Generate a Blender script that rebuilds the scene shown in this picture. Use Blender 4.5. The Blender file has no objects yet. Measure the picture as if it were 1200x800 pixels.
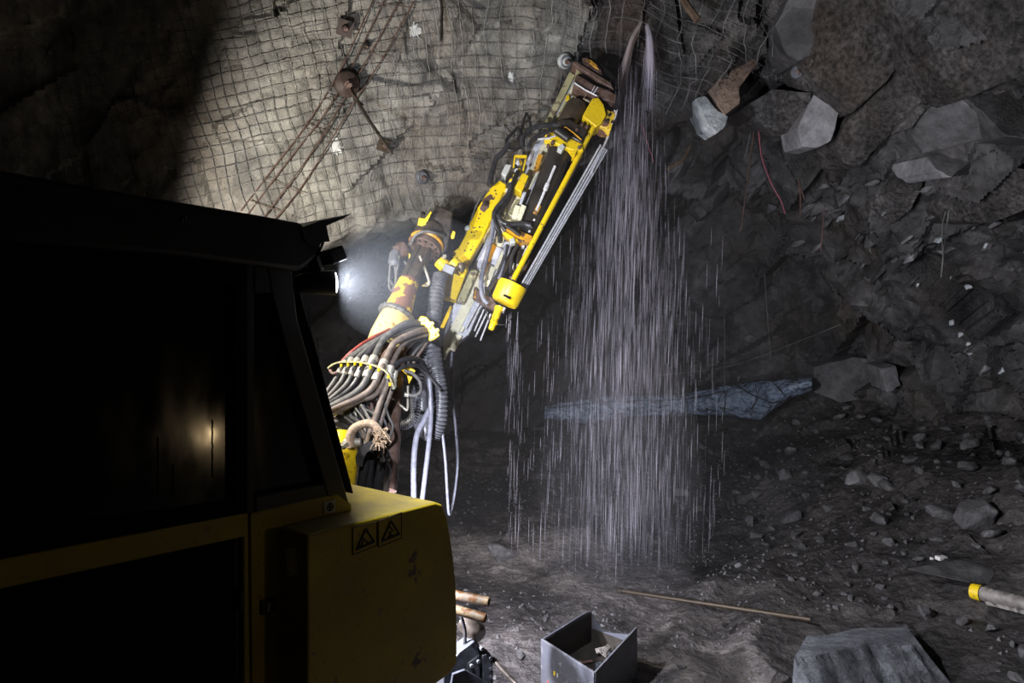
import bpy, bmesh, math, random
import numpy as np
from mathutils import Vector, Matrix, noise as mnoise

random.seed(11)
rng = np.random.RandomState(7)
SC = bpy.context.scene
COL = SC.collection
PI = math.pi
CAMZ = 2.6
FPX = 800.0

# ------------------------------------------------------------------ frames of reference
def P(px, py, Y):
    """a point of the mine at distance Y in front of the photographer"""
    return Vector(((px - 600) / FPX * Y, Y, CAMZ - (py - 400) / FPX * Y))

class Plane:
    """a plane of the machine: outlines are laid out on it, w is the height above it"""
    def __init__(s, p0, n):
        s.p0 = Vector(p0); s.n = Vector(n).normalized()
    def __call__(s, px, py, w=0.0):
        d = Vector(((px - 600) / FPX, 1.0, -(py - 400) / FPX))
        o = Vector((0, 0, CAMZ))
        t = (s.p0 - o).dot(s.n) / d.dot(s.n)
        return o + d * t + s.n * w

VD = Vector((0.633, 0.774, 0)).normalized()          # the way the machine points
VN = Vector((0.774, -0.633, 0)).normalized()         # its right side
V0 = Vector((-1.2, 3.1, 0))
def V(t, z, w=0.0):
    return V0 + VD * t + VN * w + Vector((0, 0, z))
SIDE = Plane(V0, VN)
BOX = Plane(V0 + VN * 0.207, VN)
FA, FB = P(519, 408, 6.35), P(685, 85, 7.1)
_u = (FB - FA).normalized()
_v = ((FA + FB) / 2 - Vector((0, 0, CAMZ))).normalized()
_n = -(_v - _u * _v.dot(_u)).normalized()
_q = _u.cross(_n).normalized()
FEED = Plane(FA, (_n + _q * -0.16).normalized())
FU = _u

# ------------------------------------------------------------------ materials
def nodes_of(name):
    m = bpy.data.materials.new(name); m.use_nodes = True
    nt = m.node_tree
    for n in list(nt.nodes): nt.nodes.remove(n)
    out = nt.nodes.new('ShaderNodeOutputMaterial')
    return m, nt, out
def N(nt, typ, **kw):
    n = nt.nodes.new(typ)
    for k, v in kw.items():
        if k in n.inputs.keys(): n.inputs[k].default_value = v
        else: setattr(n, k, v)
    return n
def ramp(nt, stops, fac, interp='LINEAR'):
    r = nt.nodes.new('ShaderNodeValToRGB'); r.color_ramp.interpolation = interp
    e = r.color_ramp.elements
    while len(e) > 1: e.remove(e[-1])
    e[0].position = stops[0][0]; e[0].color = (*stops[0][1], 1)
    for p, c in stops[1:]:
        x = e.new(p); x.color = (*c, 1)
    nt.links.new(fac, r.inputs[0])
    return r
def mixc(nt, fac, a, b, mode='MIX'):
    m = nt.nodes.new('ShaderNodeMix'); m.data_type = 'RGBA'; m.blend_type = mode
    for s, v in ((m.inputs[0], fac), (m.inputs[6], a), (m.inputs[7], b)):
        if isinstance(v, bpy.types.NodeSocket): nt.links.new(v, s)
        elif isinstance(v, (int, float)): s.default_value = v
        else: s.default_value = (*v, 1)
    return m.outputs[2]
def coords(nt, scale=(1, 1, 1), rot=(0, 0, 0)):
    t = N(nt, 'ShaderNodeTexCoord'); mp = N(nt, 'ShaderNodeMapping')
    mp.inputs['Rotation'].default_value = rot
    nt.links.new(t.outputs['Object'], mp.inputs[0])
    m2 = N(nt, 'ShaderNodeMapping'); m2.inputs['Scale'].default_value = scale
    nt.links.new(mp.outputs[0], m2.inputs[0]); return m2.outputs[0]
def tex(nt, kind, co, scale, detail=4, **kw):
    n = N(nt, kind, Scale=scale)
    if 'Detail' in n.inputs.keys(): n.inputs['Detail'].default_value = detail
    for k, v in kw.items():
        if k in n.inputs.keys(): n.inputs[k].default_value = v
        else: setattr(n, k, v)
    nt.links.new(co, n.inputs['Vector']); return n
def bump(nt, h, strength, dist, prev=None):
    b = N(nt, 'ShaderNodeBump', Strength=strength, Distance=dist)
    nt.links.new(h, b.inputs['Height'])
    if prev: nt.links.new(prev, b.inputs['Normal'])
    return b.outputs[0]
def principled(nt, out, color, rough, metal=0.0, normal=None, spec=0.5):
    p = N(nt, 'ShaderNodeBsdfPrincipled')
    for key, v in (('Base Color', color), ('Roughness', rough), ('Metallic', metal)):
        s = p.inputs[key]
        if isinstance(v, bpy.types.NodeSocket): nt.links.new(v, s)
        elif isinstance(v, (int, float)): s.default_value = v
        else: s.default_value = (*v, 1)
    p.inputs['Specular IOR Level'].default_value = spec
    if normal: nt.links.new(normal, p.inputs['Normal'])
    nt.links.new(p.outputs[0], out.inputs['Surface']); return p

def paint(name, base, wear=(0.10, 0.055, 0.035), amount=0.35, scale=9, rough=0.38, dirt=(0.06, 0.05, 0.035), dirt_amt=0.5, metal=0.0, speck=True):
    m, nt, out = nodes_of(name)
    co = coords(nt)
    n1 = tex(nt, 'ShaderNodeTexNoise', co, scale, 7, Roughness=0.65)
    w = ramp(nt, [(0.70 - amount * 0.3, (0, 0, 0)), (0.72 - amount * 0.3, (1, 1, 1))], n1.outputs[0])
    n2 = tex(nt, 'ShaderNodeTexNoise', co, scale * 0.6, 5)
    d = ramp(nt, [(0.40, (0, 0, 0)), (0.78, (dirt_amt,) * 3)], n2.outputs[0])
    c = mixc(nt, d.outputs[0], base, dirt)
    if speck:
        n3 = tex(nt, 'ShaderNodeTexNoise', co, scale * 7, 2)
        s = ramp(nt, [(0.66, (0, 0, 0)), (0.69, (0.8,) * 3)], n3.outputs[0])
        c = mixc(nt, s.outputs[0], c, dirt)
    c = mixc(nt, w.outputs[0], c, wear)
    principled(nt, out, c, rough, metal, bump(nt, n1.outputs[0], 0.15, 0.01)); return m

def dusty_shaded_box():
    m = paint('dusty_shaded_yellow_box_paint', (0.44, 0.33, 0.010), wear=(0.09, 0.065, 0.03), amount=0.14, scale=4, dirt=(0.20, 0.145, 0.04), dirt_amt=0.8, rough=0.5)
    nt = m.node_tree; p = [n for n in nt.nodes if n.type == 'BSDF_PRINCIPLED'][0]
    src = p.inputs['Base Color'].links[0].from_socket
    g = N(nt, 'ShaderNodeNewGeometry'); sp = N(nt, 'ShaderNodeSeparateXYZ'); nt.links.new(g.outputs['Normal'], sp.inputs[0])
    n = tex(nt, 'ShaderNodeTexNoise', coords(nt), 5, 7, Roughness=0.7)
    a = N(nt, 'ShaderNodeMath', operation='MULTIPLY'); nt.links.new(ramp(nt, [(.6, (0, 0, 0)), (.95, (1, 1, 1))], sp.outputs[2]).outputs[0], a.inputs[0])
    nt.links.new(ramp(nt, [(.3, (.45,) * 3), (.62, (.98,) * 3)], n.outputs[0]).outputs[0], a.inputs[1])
    nt.links.new(mixc(nt, a.outputs[0], src, (0.135, 0.105, 0.035)), p.inputs['Base Color']); return m  # dust on upward faces, also painted dark to dim the lamp-lit top
def plain(name, base, rough=0.5, metal=0.0, var=0.35, scale=14, bmp=0.15, spec=0.5):
    m, nt, out = nodes_of(name)
    co = coords(nt)
    n1 = tex(nt, 'ShaderNodeTexNoise', co, scale, 6, Roughness=0.6)
    lo = tuple(x * (1 - var) for x in base); hi = tuple(min(1, x * (1 + var)) for x in base)
    c = ramp(nt, [(0.3, lo), (0.7, hi)], n1.outputs[0])
    r = N(nt, 'ShaderNodeMapRange'); nt.links.new(n1.outputs[0], r.inputs[0])
    r.inputs[3].default_value = max(0.03, rough - 0.15); r.inputs[4].default_value = min(1, rough + 0.15)
    principled(nt, out, c.outputs[0], r.outputs[0], metal, bump(nt, n1.outputs[0], bmp, 0.008), spec); return m

def rock(name, dark, mid, light, vein, rot=0.84, stretch=0.35, rough=0.62, vein_amt=0.5, bmp=0.6, warm=None, cell=2.2):
    m, nt, out = nodes_of(name)
    co = coords(nt, (1 * stretch, 1, 1), (0, rot, 0))
    co0 = coords(nt)
    n1 = tex(nt, 'ShaderNodeTexNoise', co, 1.6, 8, Roughness=0.62)
    n2 = tex(nt, 'ShaderNodeTexNoise', co0, 7, 8, Roughness=0.7)
    vo = tex(nt, 'ShaderNodeTexVoronoi', co, cell, 2)
    c = ramp(nt, [(0.30, dark), (0.5, mid), (0.72, light)], n1.outputs[0])
    bw = N(nt, 'ShaderNodeSeparateColor'); nt.links.new(vo.outputs['Color'], bw.inputs[0])
    vr = ramp(nt, [(0.0, (0.55,) * 3), (1.0, (1.35,) * 3)], bw.outputs[0])
    c2 = mixc(nt, 1.0, c.outputs[0], vr.outputs[0], 'MULTIPLY')
    if warm:
        n5 = tex(nt, 'ShaderNodeTexNoise', co0, 0.9, 4)
        w = ramp(nt, [(0.48, (0, 0, 0)), (0.66, (0.7,) * 3)], n5.outputs[0])
        c2 = mixc(nt, w.outputs[0], c2, warm)
    g = ramp(nt, [(0.3, (0.55,) * 3), (0.7, (1.4,) * 3)], n2.outputs[0])
    c3 = mixc(nt, 1.0, c2, g.outputs[0], 'MULTIPLY')
    nv = tex(nt, 'ShaderNodeTexNoise', co, 3.1, 6, Roughness=0.75, Distortion=1.2)
    v = ramp(nt, [(0.665, (0, 0, 0)), (0.70, (vein_amt,) * 3)], nv.outputs[0])
    c4 = mixc(nt, v.outputs[0], c3, vein)
    rr = ramp(nt, [(0.3, (rough - 0.22,) * 3), (0.7, (rough + 0.2,) * 3)], n1.outputs[0])
    nf = tex(nt, 'ShaderNodeTexNoise', co, 34, 5, Roughness=0.7)
    if stretch < 0.1:
        sr = ramp(nt, [(0.36, (0.35,) * 3), (0.64, (1.75,) * 3)], tex(nt, 'ShaderNodeTexNoise', co, 22, 4, Roughness=0.65).outputs[0])
        c4 = mixc(nt, 1.0, c4, sr.outputs[0], 'MULTIPLY')
    b1 = bump(nt, n2.outputs[0], bmp, 0.09)
    b2 = bump(nt, nf.outputs[0], bmp * 0.7, 0.02, b1)
    principled(nt, out, c4, rr.outputs[0], 0, b2); return m

M = {}
M['yellow'] = paint('yellow_paint', (0.86, 0.60, 0.010), amount=0.22, scale=7, dirt_amt=0.25)
M['yellow_worn'] = paint('worn_yellow_paint', (0.82, 0.56, 0.05), wear=(0.22, 0.105, 0.07), amount=0.66, scale=6, dirt_amt=0.2)
M['yellow_pale'] = paint('mud_washed_yellow_paint', (0.85, 0.68, 0.26), wear=(0.33, 0.17, 0.06), amount=0.35, scale=7, dirt_amt=0.2)
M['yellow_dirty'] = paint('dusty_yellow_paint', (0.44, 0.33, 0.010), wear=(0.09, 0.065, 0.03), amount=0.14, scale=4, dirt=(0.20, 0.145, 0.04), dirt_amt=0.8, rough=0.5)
M['olive'] = paint('dirty_olive_metal', (0.46, 0.43, 0.24), wear=(0.16, 0.12, 0.08), amount=0.45, scale=9, rough=0.5)
M['cream'] = paint('cream_profile', (0.82, 0.78, 0.58), wear=(0.3, 0.26, 0.17), amount=0.25, scale=10, dirt_amt=0.3, rough=0.5)
M['rust'] = paint('rusty_brown_steel', (0.16, 0.10, 0.085), wear=(0.09, 0.05, 0.035), amount=0.7, scale=14, rough=0.6)
M['orange'] = paint('orange_yellow_paint', (0.75, 0.36, 0.02), amount=0.5, scale=12, dirt_amt=0.6)
M['rust_rod'] = plain('rust_red_rod', (0.10, 0.058, 0.045), 0.7, 0.1, 0.5, 20)
M['steel'] = plain('bright_wet_steel', (0.74, 0.74, 0.78), 0.25, 0.15, 0.2, 30)
M['steel_dark'] = plain('dark_oily_steel', (0.055, 0.045, 0.038), 0.30, 0.35, 0.5, 12)
M['drill_body'] = plain('glossy_oiled_drill_body', (0.05, 0.044, 0.04), 0.2, 0.45, 0.4, 6, 0.05)
M['steel_grey'] = plain('grey_painted_steel', (0.16, 0.165, 0.19), 0.42, 0.2, 0.35, 18)
M['alu'] = plain('grey_aluminium_profile', (0.58, 0.59, 0.67), 0.35, 0.1, 0.2, 20)
M['brown_bar'] = plain('brown_greased_steel', (0.075, 0.055, 0.038), 0.35, 0.3, 0.5, 14)
M['rubber'] = plain('black_rubber', (0.018, 0.017, 0.017), 0.42, 0, 0.5, 18)
M['hose'] = plain('dusty_grey_hose', (0.10, 0.097, 0.094), 0.5, 0, 0.5, 22)
M['hose_dark'] = plain('wet_black_hose', (0.035, 0.034, 0.037), 0.32, 0, 0.5, 22)
M['hose_brown'] = plain('muddy_brown_hose', (0.16, 0.125, 0.105), 0.55, 0, 0.45, 22)
M['hose_red'] = plain('red_hose', (0.28, 0.06, 0.05), 0.5, 0, 0.4, 22)
M['hose_pale'] = plain('pale_blue_grey_hose', (0.19, 0.195, 0.24), 0.35, 0, 0.25, 24)
M['fitting'] = plain('zinc_hose_fitting', (0.46, 0.43, 0.37), 0.4, 0.35, 0.3, 40)
M['rope'] = plain('muddy_rope', (0.42, 0.31, 0.22), 0.9, 0, 0.5, 60, 0.5)
M['conduit'] = plain('black_spiral_conduit', (0.11, 0.11, 0.125), 0.34, 0, 0.4, 20)
M['cab_black'] = plain('black_cab_paint', (0.020, 0.019, 0.019), 0.5, 0, 0.4, 8)
M['cab_trim'] = plain('charcoal_cab_trim', (0.022, 0.021, 0.022), 0.6, 0, 0.4, 8)
M['seal'] = plain('window_rubber_seal', (0.003, 0.003, 0.003), 0.7, 0, 0.3, 8, spec=0.12)
M['interior'] = plain('dark_cab_interior', (0.03, 0.03, 0.03), 0.8, 0, 0.3, 5)
M['bracket'] = plain('scuffed_blue_grey_bracket', (0.075, 0.08, 0.10), 0.45, 0.2, 0.5, 18)
M['tyre'] = plain('tyre_rubber', (0.02, 0.017, 0.015), 0.8, 0, 0.5, 12)
M['black_sleeve'] = plain('matt_black_sleeve', (0.012, 0.012, 0.013), 0.75, 0, 0.4, 16, spec=0.2)
M['pale_box'] = plain('pale_grey_junction_box', (0.50, 0.52, 0.50), 0.5, 0, 0.2, 20)
M['mark'] = plain('black_marking', (0.015, 0.014, 0.008), 0.6, 0, 0.2, 30)
M['label_white'] = plain('dirty_white_label', (0.42, 0.42, 0.38), 0.55, 0, 0.3, 30)
M['white_tube'] = paint('white_tube_with_rust_stain', (0.22, 0.175, 0.13), wear=(0.16, 0.065, 0.02), amount=0.62, scale=16, dirt=(0.7, 0.45, 0.2), dirt_amt=0.6, rough=0.5, speck=False)
M['bin'] = paint('scuffed_galvanised_plate', (0.115, 0.12, 0.15), wear=(0.2, 0.2, 0.225), amount=0.3, scale=11, dirt=(0.05, 0.045, 0.04), dirt_amt=0.6, rough=0.45, metal=0.3)
M['wire'] = plain('galvanised_wire', (0.15, 0.148, 0.145), 0.5, 0.15, 0.6, 5)
M['tarp'] = plain('blue_grey_vent_sheet', (0.20, 0.26, 0.36), 0.5, 0, 0.4, 6, 0.3)
def tarp_mat():
    m, nt, out = nodes_of('crumpled_blue_grey_sheet'); co = coords(nt)
    n1 = tex(nt, 'ShaderNodeTexNoise', co, 2.6, 5, Roughness=0.55, Distortion=1.5); n2 = tex(nt, 'ShaderNodeTexVoronoi', co, 3.4, 2)
    c = ramp(nt, [(.3, (.10, .14, .20)), (.52, (.20, .26, .36)), (.72, (.33, .38, .47))], n1.outputs[0])
    b = bump(nt, n2.outputs['Distance'], .9, .12); b = bump(nt, n1.outputs[0], .8, .12, b)
    principled(nt, out, c.outputs[0], .42, 0, b); return m
M['tarp'] = tarp_mat()
M['sleeve'] = plain('muddy_grey_sleeve', (0.20, 0.18, 0.165), 0.6, 0, 0.5, 14, 0.6)
M['pink'] = plain('pink_cord', (0.26, 0.07, 0.10), 0.6, 0, 0.3, 40)
M['wood'] = plain('brown_pipe', (0.11, 0.07, 0.045), 0.7, 0, 0.4, 18)
M['white_scrap'] = plain('white_plastic_scrap', (0.75, 0.72, 0.70), 0.5, 0, 0.15, 20)
M['paint_splash'] = plain('white_spray_marking', (0.62, 0.63, 0.62), 0.8, 0, 0.2, 20)
M['rod_brown'] = plain('brown_drill_steel', (0.06, 0.043, 0.028), 0.5, 0.3, 0.4, 14)

M['rock_roof'] = rock('grey_roof_rock', (0.10, 0.098, 0.09), (0.215, 0.208, 0.19), (0.34, 0.325, 0.29), (0.07, 0.07, 0.075), vein_amt=0.55, bmp=0.5, rot=0.9, stretch=0.7, warm=(0.245, 0.205, 0.165), cell=1.9)
M['rock_wall'] = rock('dark_wet_wall_rock', (0.020, 0.019, 0.021), (0.060, 0.057, 0.058), (0.150, 0.142, 0.146), (0.55, 0.54, 0.52), stretch=0.28, vein_amt=0.55, bmp=0.8, rough=0.5, warm=(0.085, 0.07, 0.055), cell=2.6)
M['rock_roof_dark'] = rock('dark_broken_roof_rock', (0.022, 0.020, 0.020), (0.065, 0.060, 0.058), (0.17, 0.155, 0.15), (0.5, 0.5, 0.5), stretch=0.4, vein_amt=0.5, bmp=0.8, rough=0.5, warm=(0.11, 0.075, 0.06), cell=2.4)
M['rock_face'] = rock('black_wet_face_rock', (0.012, 0.012, 0.013), (0.034, 0.033, 0.036), (0.095, 0.092, 0.10), (0.4, 0.4, 0.4), stretch=0.3, vein_amt=0.35, bmp=0.8, rough=0.5, warm=(0.045, 0.035, 0.03), cell=2.2)
M['rock_schist'] = rock('striated_dark_schist', (0.022, 0.020, 0.020), (0.058, 0.053, 0.052), (0.125, 0.117, 0.115), (0.3, 0.3, 0.3), rot=0.87, stretch=0.07, vein_amt=0.25, bmp=1.0, rough=0.5, warm=(0.075, 0.055, 0.042), cell=3.0)
M['rock_pale'] = rock('pale_grey_slab_rock', (0.11, 0.106, 0.113), (0.18, 0.174, 0.18), (0.28, 0.27, 0.285), (0.5, 0.5, 0.5), vein_amt=0.2, bmp=0.5, rough=0.5)
M['rock_brown'] = rock('brown_boulder_rock', (0.15, 0.10, 0.08), (0.25, 0.17, 0.13), (0.36, 0.27, 0.21), (0.6, 0.58, 0.55), vein_amt=0.5, bmp=0.6)
M['rock_white'] = rock('white_quartz_rock', (0.22, 0.25, 0.27), (0.42, 0.45, 0.47), (0.7, 0.7, 0.7), (0.8, 0.8, 0.8), vein_amt=0.6, bmp=0.7)
M['rock_loose'] = rock('broken_grey_rock', (0.05, 0.047, 0.049), (0.088, 0.084, 0.087), (0.155, 0.148, 0.152), (0.4, 0.4, 0.4), vein_amt=0.3, bmp=0.5, rough=0.5)
M['rock_wet'] = rock('wet_banded_slab', (0.05, 0.052, 0.058), (0.12, 0.125, 0.14), (0.30, 0.31, 0.35), (0.5, 0.5, 0.55), rot=0.3, stretch=0.2, vein_amt=0.3, bmp=1.0, rough=0.24)

def mud_mat(name='wet_mud_and_gravel', k=1.0):
    m, nt, out = nodes_of(name)
    co = coords(nt)
    n1 = tex(nt, 'ShaderNodeTexNoise', co, 0.8, 6, Roughness=0.6)
    n2 = tex(nt, 'ShaderNodeTexNoise', co, 9, 8, Roughness=0.75)
    vo = tex(nt, 'ShaderNodeTexVoronoi', co, 11, 2)
    bw = N(nt, 'ShaderNodeSeparateColor'); nt.links.new(vo.outputs['Color'], bw.inputs[0])
    c = ramp(nt, [(0.36, (0.034 * k, 0.031 * k, 0.032 * k)), (0.52, (0.090 * k, 0.080 * k, 0.078 * k)), (0.68, (0.19 * k, 0.168 * k, 0.160 * k))], n1.outputs[0])
    g = ramp(nt, [(0.28, (0.35,) * 3), (0.72, (1.6,) * 3)], n2.outputs[0])
    c = mixc(nt, 1.0, c.outputs[0], g.outputs[0], 'MULTIPLY')
    s = ramp(nt, [(0.0, (0.6,) * 3), (1.0, (1.4,) * 3)], bw.outputs[0])
    c = mixc(nt, 1.0, c, s.outputs[0], 'MULTIPLY')
    r = ramp(nt, [(0.35, (0.32,) * 3), (0.65, (0.75,) * 3)], n1.outputs[0])
    b = bump(nt, vo.outputs['Distance'], 0.5, 0.05)
    b = bump(nt, n2.outputs[0], 0.8, 0.05, b)
    principled(nt, out, c, r.outputs[0], 0, b); return m
M['mud'] = mud_mat()
M['muck'] = mud_mat('dark_blasted_muck', 0.42)

def glass_mat():
    m, nt, out = nodes_of('dark_dusty_cab_glass')
    co = coords(nt)
    tr = N(nt, 'ShaderNodeBsdfTransparent'); tr.inputs[0].default_value = (0.30, 0.32, 0.28, 1)
    gl = N(nt, 'ShaderNodeBsdfGlossy', Roughness=0.10); gl.inputs[0].default_value = (0.9, 0.9, 0.9, 1)
    df = N(nt, 'ShaderNodeBsdfDiffuse'); df.inputs[0].default_value = (0.07, 0.068, 0.055, 1)
    n1 = tex(nt, 'ShaderNodeTexNoise', co, 3.2, 6)
    d = ramp(nt, [(0.35, (0.03,) * 3), (0.75, (0.30,) * 3)], n1.outputs[0])
    n2 = tex(nt, 'ShaderNodeTexNoise', coords(nt, (2.5, 2.5, 1)), 3, 5)
    rg = ramp(nt, [(0.3, (0.05,) * 3), (0.75, (0.20,) * 3)], n2.outputs[0])
    nt.links.new(rg.outputs[0], gl.inputs['Roughness'])
    fr = N(nt, 'ShaderNodeFresnel', IOR=1.5)
    m1 = N(nt, 'ShaderNodeMixShader'); nt.links.new(d.outputs[0], m1.inputs[0])
    nt.links.new(tr.outputs[0], m1.inputs[1]); nt.links.new(df.outputs[0], m1.inputs[2])
    m2 = N(nt, 'ShaderNodeMixShader'); nt.links.new(fr.outputs[0], m2.inputs[0])
    nt.links.new(m1.outputs[0], m2.inputs[1]); nt.links.new(gl.outputs[0], m2.inputs[2])
    nt.links.new(m2.outputs[0], out.inputs[0]); return m
M['glass'] = glass_mat()

def water_mat(name, col, a):
    m, nt, out = nodes_of(name)
    tr = N(nt, 'ShaderNodeBsdfTransparent')
    df = N(nt, 'ShaderNodeBsdfDiffuse'); df.inputs[0].default_value = (*col, 1)
    tl = N(nt, 'ShaderNodeBsdfTranslucent'); tl.inputs[0].default_value = (*col, 1)
    ad = N(nt, 'ShaderNodeMixShader'); ad.inputs[0].default_value = 0.45
    nt.links.new(df.outputs[0], ad.inputs[1]); nt.links.new(tl.outputs[0], ad.inputs[2])
    mx = N(nt, 'ShaderNodeMixShader'); mx.inputs[0].default_value = a
    nt.links.new(tr.outputs[0], mx.inputs[1]); nt.links.new(ad.outputs[0], mx.inputs[2])
    nt.links.new(mx.outputs[0], out.inputs[0]); return m
M['water'] = water_mat('falling_water', (0.88, 0.83, 0.94), 0.36)
M['water_mud'] = water_mat('muddy_water', (0.78, 0.66, 0.62), 0.42)

def emit(name, col, s):
    m, nt, out = nodes_of(name)
    e = N(nt, 'ShaderNodeEmission', Strength=s); e.inputs[0].default_value = (*col, 1)
    nt.links.new(e.outputs[0], out.inputs[0]); return m
M['lens'] = emit('lit_lamp_lens', (0.86, 0.90, 1.0), 14)

def haze_mat(name, d, col, an=0.25, soft=None):
    m, nt, out = nodes_of(name)
    v = N(nt, 'ShaderNodeVolumeScatter', Density=d, Anisotropy=an); v.inputs[0].default_value = (*col, 1)
    nt.links.new(v.outputs[0], out.inputs['Volume']); return m

# ------------------------------------------------------------------ mesh builder
class MB:
    def __init__(s): s.v = []; s.f = []; s.mi = []
    def add(s, vs, fs, mi=0):
        b = len(s.v); s.v += [Vector(x) for x in vs]
        s.f += [tuple(b + i for i in f) for f in fs]; s.mi += [mi] * len(fs); return s
    def prism(s, a, b, mi=0):
        n = len(a)
        fs = [tuple(range(n)), tuple(range(2 * n - 1, n - 1, -1))]
        fs += [(i, (i + 1) % n, n + (i + 1) % n, n + i) for i in range(n)]
        return s.add(list(a) + list(b), fs, mi)
    def plate(s, plane, poly, w0, w1, mi=0):
        return s.prism([plane(x, y, w1) for x, y in poly], [plane(x, y, w1) + plane.n * (w0 - w1) for x, y in poly], mi)
    def box(s, c, ax, ay, az, mi=0):
        c = Vector(c); ax, ay, az = Vector(ax), Vector(ay), Vector(az)
        a = [c - ax - ay - az, c + ax - ay - az, c + ax + ay - az, c - ax + ay - az]
        b = [p + az * 2 for p in a]
        return s.prism(a, b, mi)
    def bar(s, p0, p1, wx, wz, up=(0, 0, 1), mi=0):
        p0, p1 = Vector(p0), Vector(p1); d = (p1 - p0).normalized()
        x = d.cross(Vector(up)).normalized(); z = x.cross(d).normalized()
        return s.box((p0 + p1) / 2, (p1 - p0) / 2, x * wx, z * wz, mi)
    def tube(s, pts, r, sides=10, mi=0, caps=True, flute=None):
        pts = [Vector(p) for p in pts]; n = len(pts)
        rs = r if isinstance(r, (list, tuple)) else [r] * n
        b = len(s.v); up = None
        for i, p in enumerate(pts):
            d = (pts[min(i + 1, n - 1)] - pts[max(i - 1, 0)])
            d = d.normalized() if d.length > 1e-9 else Vector((0, 0, 1))
            if up is None:
                up = d.orthogonal().normalized()
            up = (up - d * up.dot(d))
            up = up.normalized() if up.length > 1e-6 else d.orthogonal().normalized()
            q = d.cross(up)
            for k in range(sides):
                a = 2 * PI * k / sides
                s.v.append(p + (up * math.cos(a) + q * math.sin(a)) * rs[i])
        for i in range(n - 1):
            for k in range(sides):
                k2 = (k + 1) % sides
                s.f.append((b + i * sides + k, b + i * sides + k2, b + (i + 1) * sides + k2, b + (i + 1) * sides + k)); s.mi.append(mi)
        if caps:
            s.f.append(tuple(b + k for k in range(sides - 1, -1, -1))); s.mi.append(mi)
            s.f.append(tuple(b + (n - 1) * sides + k for k in range(sides))); s.mi.append(mi)
        return s
    def cyl(s, p0, p1, r0, r1=None, sides=24, mi=0):
        return s.tube([p0, p1], [r0, r1 if r1 is not None else r0], sides, mi)
    def lathe(s, p0, p1, prof, sides=24, mi=0):
        """prof: list of (fraction along p0-p1, radius)"""
        p0, p1 = Vector(p0), Vector(p1); d = (p1 - p0)
        up = d.normalized().orthogonal().normalized(); q = d.normalized().cross(up)
        b = len(s.v); n = len(prof)
        for f, r in prof:
            for k in range(sides):
                a = 2 * PI * k / sides
                s.v.append(p0 + d * f + (up * math.cos(a) + q * math.sin(a)) * r)
        for i in range(n - 1):
            for k in range(sides):
                k2 = (k + 1) % sides
                s.f.append((b + i * sides + k, b + i * sides + k2, b + (i + 1) * sides + k2, b + (i + 1) * sides + k)); s.mi.append(mi)
        s.f.append(tuple(b + k for k in range(sides - 1, -1, -1))); s.mi.append(mi)
        s.f.append(tuple(b + (n - 1) * sides + k for k in range(sides))); s.mi.append(mi)
        return s
    def build(s, name, mats, parent=None, bevel=0.0, angle=40, smooth=True, recalc=True, seg=2):
        off = parent_loc(parent)
        me = bpy.data.meshes.new(name)
        me.from_pydata([tuple(v - off) for v in s.v], [], s.f)
        for m in (mats if isinstance(mats, (list, tuple)) else [mats]):
            me.materials.append(M[m] if isinstance(m, str) else m)
        me.polygons.foreach_set('material_index', s.mi)
        if recalc:
            bm = bmesh.new(); bm.from_mesh(me); bmesh.ops.recalc_face_normals(bm, faces=bm.faces); bm.to_mesh(me); bm.free()
        if smooth:
            me.polygons.foreach_set('use_smooth', [True] * len(me.polygons))
            me.set_sharp_from_angle(angle=math.radians(angle))
        me.update()
        o = bpy.data.objects.new(name, me); COL.objects.link(o)
        if parent: o.parent = parent
        if bevel:
            b = o.modifiers.new('bevel', 'BEVEL'); b.width = bevel; b.segments = seg; b.limit_method = 'ANGLE'; b.angle_limit = math.radians(35)
        return o

def parent_loc(o):
    v = Vector((0, 0, 0))
    while o is not None:
        v = v + o.location; o = o.parent
    return v
def tag(o, label=None, cat=None, group=None, kind=None):
    if label: o['label'] = label
    if cat: o['category'] = cat
    if group: o['group'] = group
    if kind: o['kind'] = kind
    return o
def thing(name, loc, label, cat, group=None):
    o = bpy.data.objects.new(name, None); COL.objects.link(o); o.location = loc
    o.empty_display_size = 0.2
    return tag(o, label, cat, group)
def curve(pts, n=8):
    """smooth path through points"""
    pts = [Vector(p) for p in pts]
    if len(pts) < 3: return [pts[0].lerp(pts[-1], i / n) for i in range(n + 1)]
    out = []
    for i in range(len(pts) - 1):
        p0 = pts[i - 1] if i > 0 else pts[0] * 2 - pts[1]
        p1, p2 = pts[i], pts[i + 1]
        p3 = pts[i + 2] if i + 2 < len(pts) else pts[-1] * 2 - pts[-2]
        for k in range(n):
            t = k / n
            out.append(0.5 * ((2 * p1) + (-p0 + p2) * t + (2 * p0 - 5 * p1 + 4 * p2 - p3) * t * t + (-p0 + 3 * p1 - 3 * p2 + p3) * t ** 3))
    out.append(pts[-1]); return out

# ------------------------------------------------------------------ noise on arrays
def _hash(ix, iy, iz, k):
    h = (ix.astype(np.int64) * 374761393 + iy.astype(np.int64) * 668265263 + iz.astype(np.int64) * 2147483647 + k * 1274126177) & 0xffffffff
    h = ((h ^ (h >> 13)) * 1274126177) & 0xffffffff
    h = ((h ^ (h >> 16)) * 2246822519) & 0xffffffff
    h = h ^ (h >> 15)
    return (h & 0xffffff) / float(0xffffff)
def vnoise(p, k=0):
    i = np.floor(p).astype(np.int64); f = p - i; u = f * f * f * (f * (f * 6 - 15) + 10)
    r = 0
    for dx in (0, 1):
        for dy in (0, 1):
            for dz in (0, 1):
                w = (u[:, 0] if dx else 1 - u[:, 0]) * (u[:, 1] if dy else 1 - u[:, 1]) * (u[:, 2] if dz else 1 - u[:, 2])
                r = r + w * _hash(i[:, 0] + dx, i[:, 1] + dy, i[:, 2] + dz, k)
    return r * 2 - 1
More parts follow.
